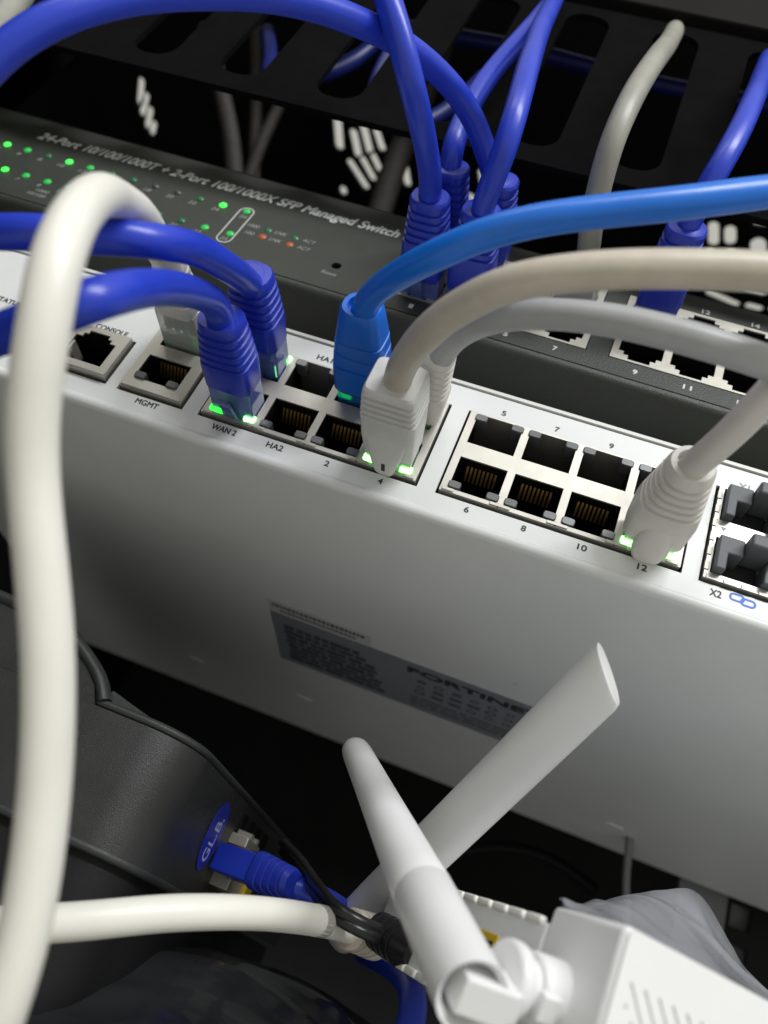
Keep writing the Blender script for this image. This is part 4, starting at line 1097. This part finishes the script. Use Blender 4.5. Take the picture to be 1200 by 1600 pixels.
# oval badge and the jack on the right side
DS = Vector((0.143, 0.9897, 0)); DN = Vector((0.9897, -0.143, 0)); P0 = Vector((23.0, 43.9, 0))
SIDE = Matrix(((DS.x, 0, DN.x, 0), (DS.y, 0, DN.y, 0), (0, 1, 0, 0), (0, 0, 0, 1)))
def side_at(s_, z, out=0.1):
    p_ = (P0 + DS * s_ + DN * out + Vector((0, 0, z)) - Vector(DO)) * S
    m_ = SIDE.copy(); m_.translation = p_
    return m_
plate('badge', [(5.2 * math.cos(k * math.pi / 20), 9.0 * math.sin(k * math.pi / 20)) for k in range(40)], [], 0.2, 'logo_blue', dv, side_at(23.0, -73.6, 0.2))
ROT = Matrix.Rotation(math.pi / 2, 4, 'Z')
text('badge_lettering', 'GL.B.', 11.5, 3.8, 'logo_ink', dv, side_at(23.2, -74.4, 0.33) @ ROT, bold=0.01)
for k in range(4):
    m_ = MB(); m_.obox((0, 0, 0), (1, 0, 0), (0, 1, 0), (0, 0, 1), 2.4, 5.0, 0.35)
    m_.build('vent_slot', 'hole_black', dv, bevel=0.1, mw=side_at(40 + k * 8, -68.5, 0.2))
JX = 42.0
m_ = MB(); m_.box(-6.2, 6.2, -7.2, 7.2, -6, 5.2); m_.build('ethernet_jack', 'tin', dv, bevel=0.3, mw=side_at(JX, -76.5, 0))
for q0 in (-3.2, 3.2):
    m_ = MB(); m_.box(q0 - 0.9, q0 + 0.9, 7.3, 8.6, 0, 5.0); m_.build('jack_tab', 'tin', dv, mw=side_at(JX, -76.5, 0))
m_ = MB(); m_.box(-3.0, 3.0, -3.0, 3.0, 0, 6.5); m_.build('yellow_key', 'port_yellow', dv, bevel=0.5, mw=side_at(JX + 8.5, -81.6, 0))
# blue lead plugged into it
DB = PATH['device_blue'][0]
t = thing('patch_cable', 'blue patch lead plugged into the metal jack of the black box', 'cable', loc=DB)
jacket(t, 'device_blue', 2.9, 'blue_pvc', DB)
ax = (Vector(PATH['device_blue'][1]) - Vector(DB)).normalized()
sd = ax.cross(Vector((0, 0, 1))).normalized(); up = sd.cross(ax)
m_ = MB(DB); m_.obox(Vector(DB) + ax * 1.0, sd, ax, up, 4.2, 7.5, 3.6); pg = m_.build('plug', 'blue_pvc', t, bevel=0.4)
m_ = MB(DB); m_.obox(Vector(DB) + ax * 0.5 + up * 3.8, sd, ax, up, 3.2, 5.5, 0.35); m_.build('contacts', 'gold', pg)
boot(t, Vector(DB) + ax * 8, ax, sd, up, [(0, 4.6, 4.2, 5, 0), (1, 5.2, 4.8, 4.5, 0)] + ribs(2, 11, 4, 5.2, 4.8, 3.9, 3.8, 4, 2.2, 0.4) + [(12.5, 3.2, 3.2, 2, 0)], 'blue_boot', DB)

# ------------------------------------------------------------------ crumpled films
def film(name, grid, m, label, cat, amp, fq, nu=60, nv=40, seed=0.0, thick=0.08, aniso=(1, 1, 1.7), fine=1.0):
    """sheet through a coarse grid of points, creased by cellular folds"""
    rows = [catmull_fixed(r, nu) for r in grid]
    cols_ = [catmull_fixed([r[k] for r in rows], nv) for k in range(nu)]
    mb__ = MB(cols_[0][0])
    for k in range(nu):
        out = []
        for j in range(nv):
            p = cols_[k][j]
            a_ = cols_[min(k + 1, nu - 1)][j] - cols_[max(k - 1, 0)][j]
            b_ = cols_[k][min(j + 1, nv - 1)] - cols_[k][max(j - 1, 0)]
            nn = a_.cross(b_)
            nn = nn.normalized() if nn.length > 1e-9 else Vector((0, 0, 1))
            h_ = 0.0
            for f_, g_ in ((fq, 1.0), (fq * 2.3, 0.45 * fine), (fq * 5.1, 0.18 * fine)):
                q_ = Vector((p.x * f_ * aniso[0] + seed, p.y * f_ * aniso[1], p.z * f_ * aniso[2]))
                d_, _p = noise.voronoi(q_)
                h_ += g_ * (d_[1] - d_[0] - 0.35)
            out.append(p + nn * (h_ * amp))
        mb__.pts(out)
    for k in range(nu - 1):
        for j in range(nv - 1):
            a_ = k * nv + j
            mb__.f.append((a_, a_ + 1, a_ + nv + 1, a_ + nv))
    o = mb__.build(name, m, None, loc=cols_[0][0], smooth=24)
    md = o.modifiers.new('solid', 'SOLIDIFY'); md.thickness = thick * S
    return tag(o, label, cat)
def catmull_fixed(ps, n_):
    ps = [Vector(p) for p in ps]
    q_ = [2 * ps[0] - ps[1]] + ps + [2 * ps[-1] - ps[-2]]
    out = []
    for k in range(n_):
        t_ = k / (n_ - 1) * (len(ps) - 1)
        i_ = min(int(t_), len(ps) - 2)
        f_ = t_ - i_
        p0, p1, p2, p3 = q_[i_:i_ + 4]
        out.append(0.5 * ((2 * p1) + (p2 - p0) * f_ + (2 * p0 - 5 * p1 + 4 * p2 - p3) * f_ ** 2 + (3 * p1 - p0 - 3 * p2 + p3) * f_ ** 3))
    return out
film('clear_wrapper', [
    [(104, -12, -70.5), (106, 6, -66.5), (112, 24, -63.5), (118, 40, -62)],
    [(118, -10, -69.8), (121, 12, -65.5), (127, 34, -56.0), (130, 46, -52)],
    [(132, -4, -70), (135, 16, -66), (140, 40, -56), (147, 60, -43.5)],
    [(148, 4, -70.5), (150, 22, -67), (155, 44, -60), (161, 62, -54)],
    [(166, 12, -71), (168, 28, -68), (172, 46, -65), (178, 62, -64)]], 'clear_film',
    'crumpled clear plastic wrapper lying over the back of the white router', 'plastic film', 3.4, 0.034, nu=130, nv=90, seed=2.3, aniso=(1, 0.8, 0.5), fine=0.25)
film('black_plastic_bag', [
    [(-90, 20, -136), (-60, 60, -124), (-40, 110, -116), (-30, 150, -114)],
    [(-10, 22, -132), (4, 58, -114), (12, 92, -104.5), (20, 130, -106)],
    [(30, 26, -126), (36, 62, -106), (42, 90, -97), (48, 120, -100)],
    [(60, 34, -126), (62, 66, -108), (68, 88, -97), (74, 110, -98)],
    [(86, 52, -124), (88, 66, -114), (92, 86, -106), (98, 104, -104)]], 'black_film',
    'wrinkled shiny black plastic bag under the level white cable', 'plastic bag', 3.4, 0.036, nu=150, nv=90, seed=4.4, aniso=(0.30, 1.0, 0.8), fine=0.15)

# rack rail glimpsed at the far right, with square mounting holes
rl = thing('rack_rail', 'grey rack rail with square holes, far right behind the wrapper', 'rack rail', loc=(220, 236, -260))
plate('punched_rail', rect(194, 290, -260, 40), [rect(217, 226, -8 - 17 * k, 2 - 17 * k) for k in range(8)], 2.0, 'rack_black', rl,
      Matrix.Translation(Vector((-220, 0, 260)) * S) @ FRONT)
MB((220, 236, -260)).box(214, 229, 241, 243, -260, 40).build('rail_web', 'rail_grey', rl)
MB((220, 236, -260)).box(191, 212, 226, 230, -260, 40).build('rail_flange', 'rail_grey', rl)
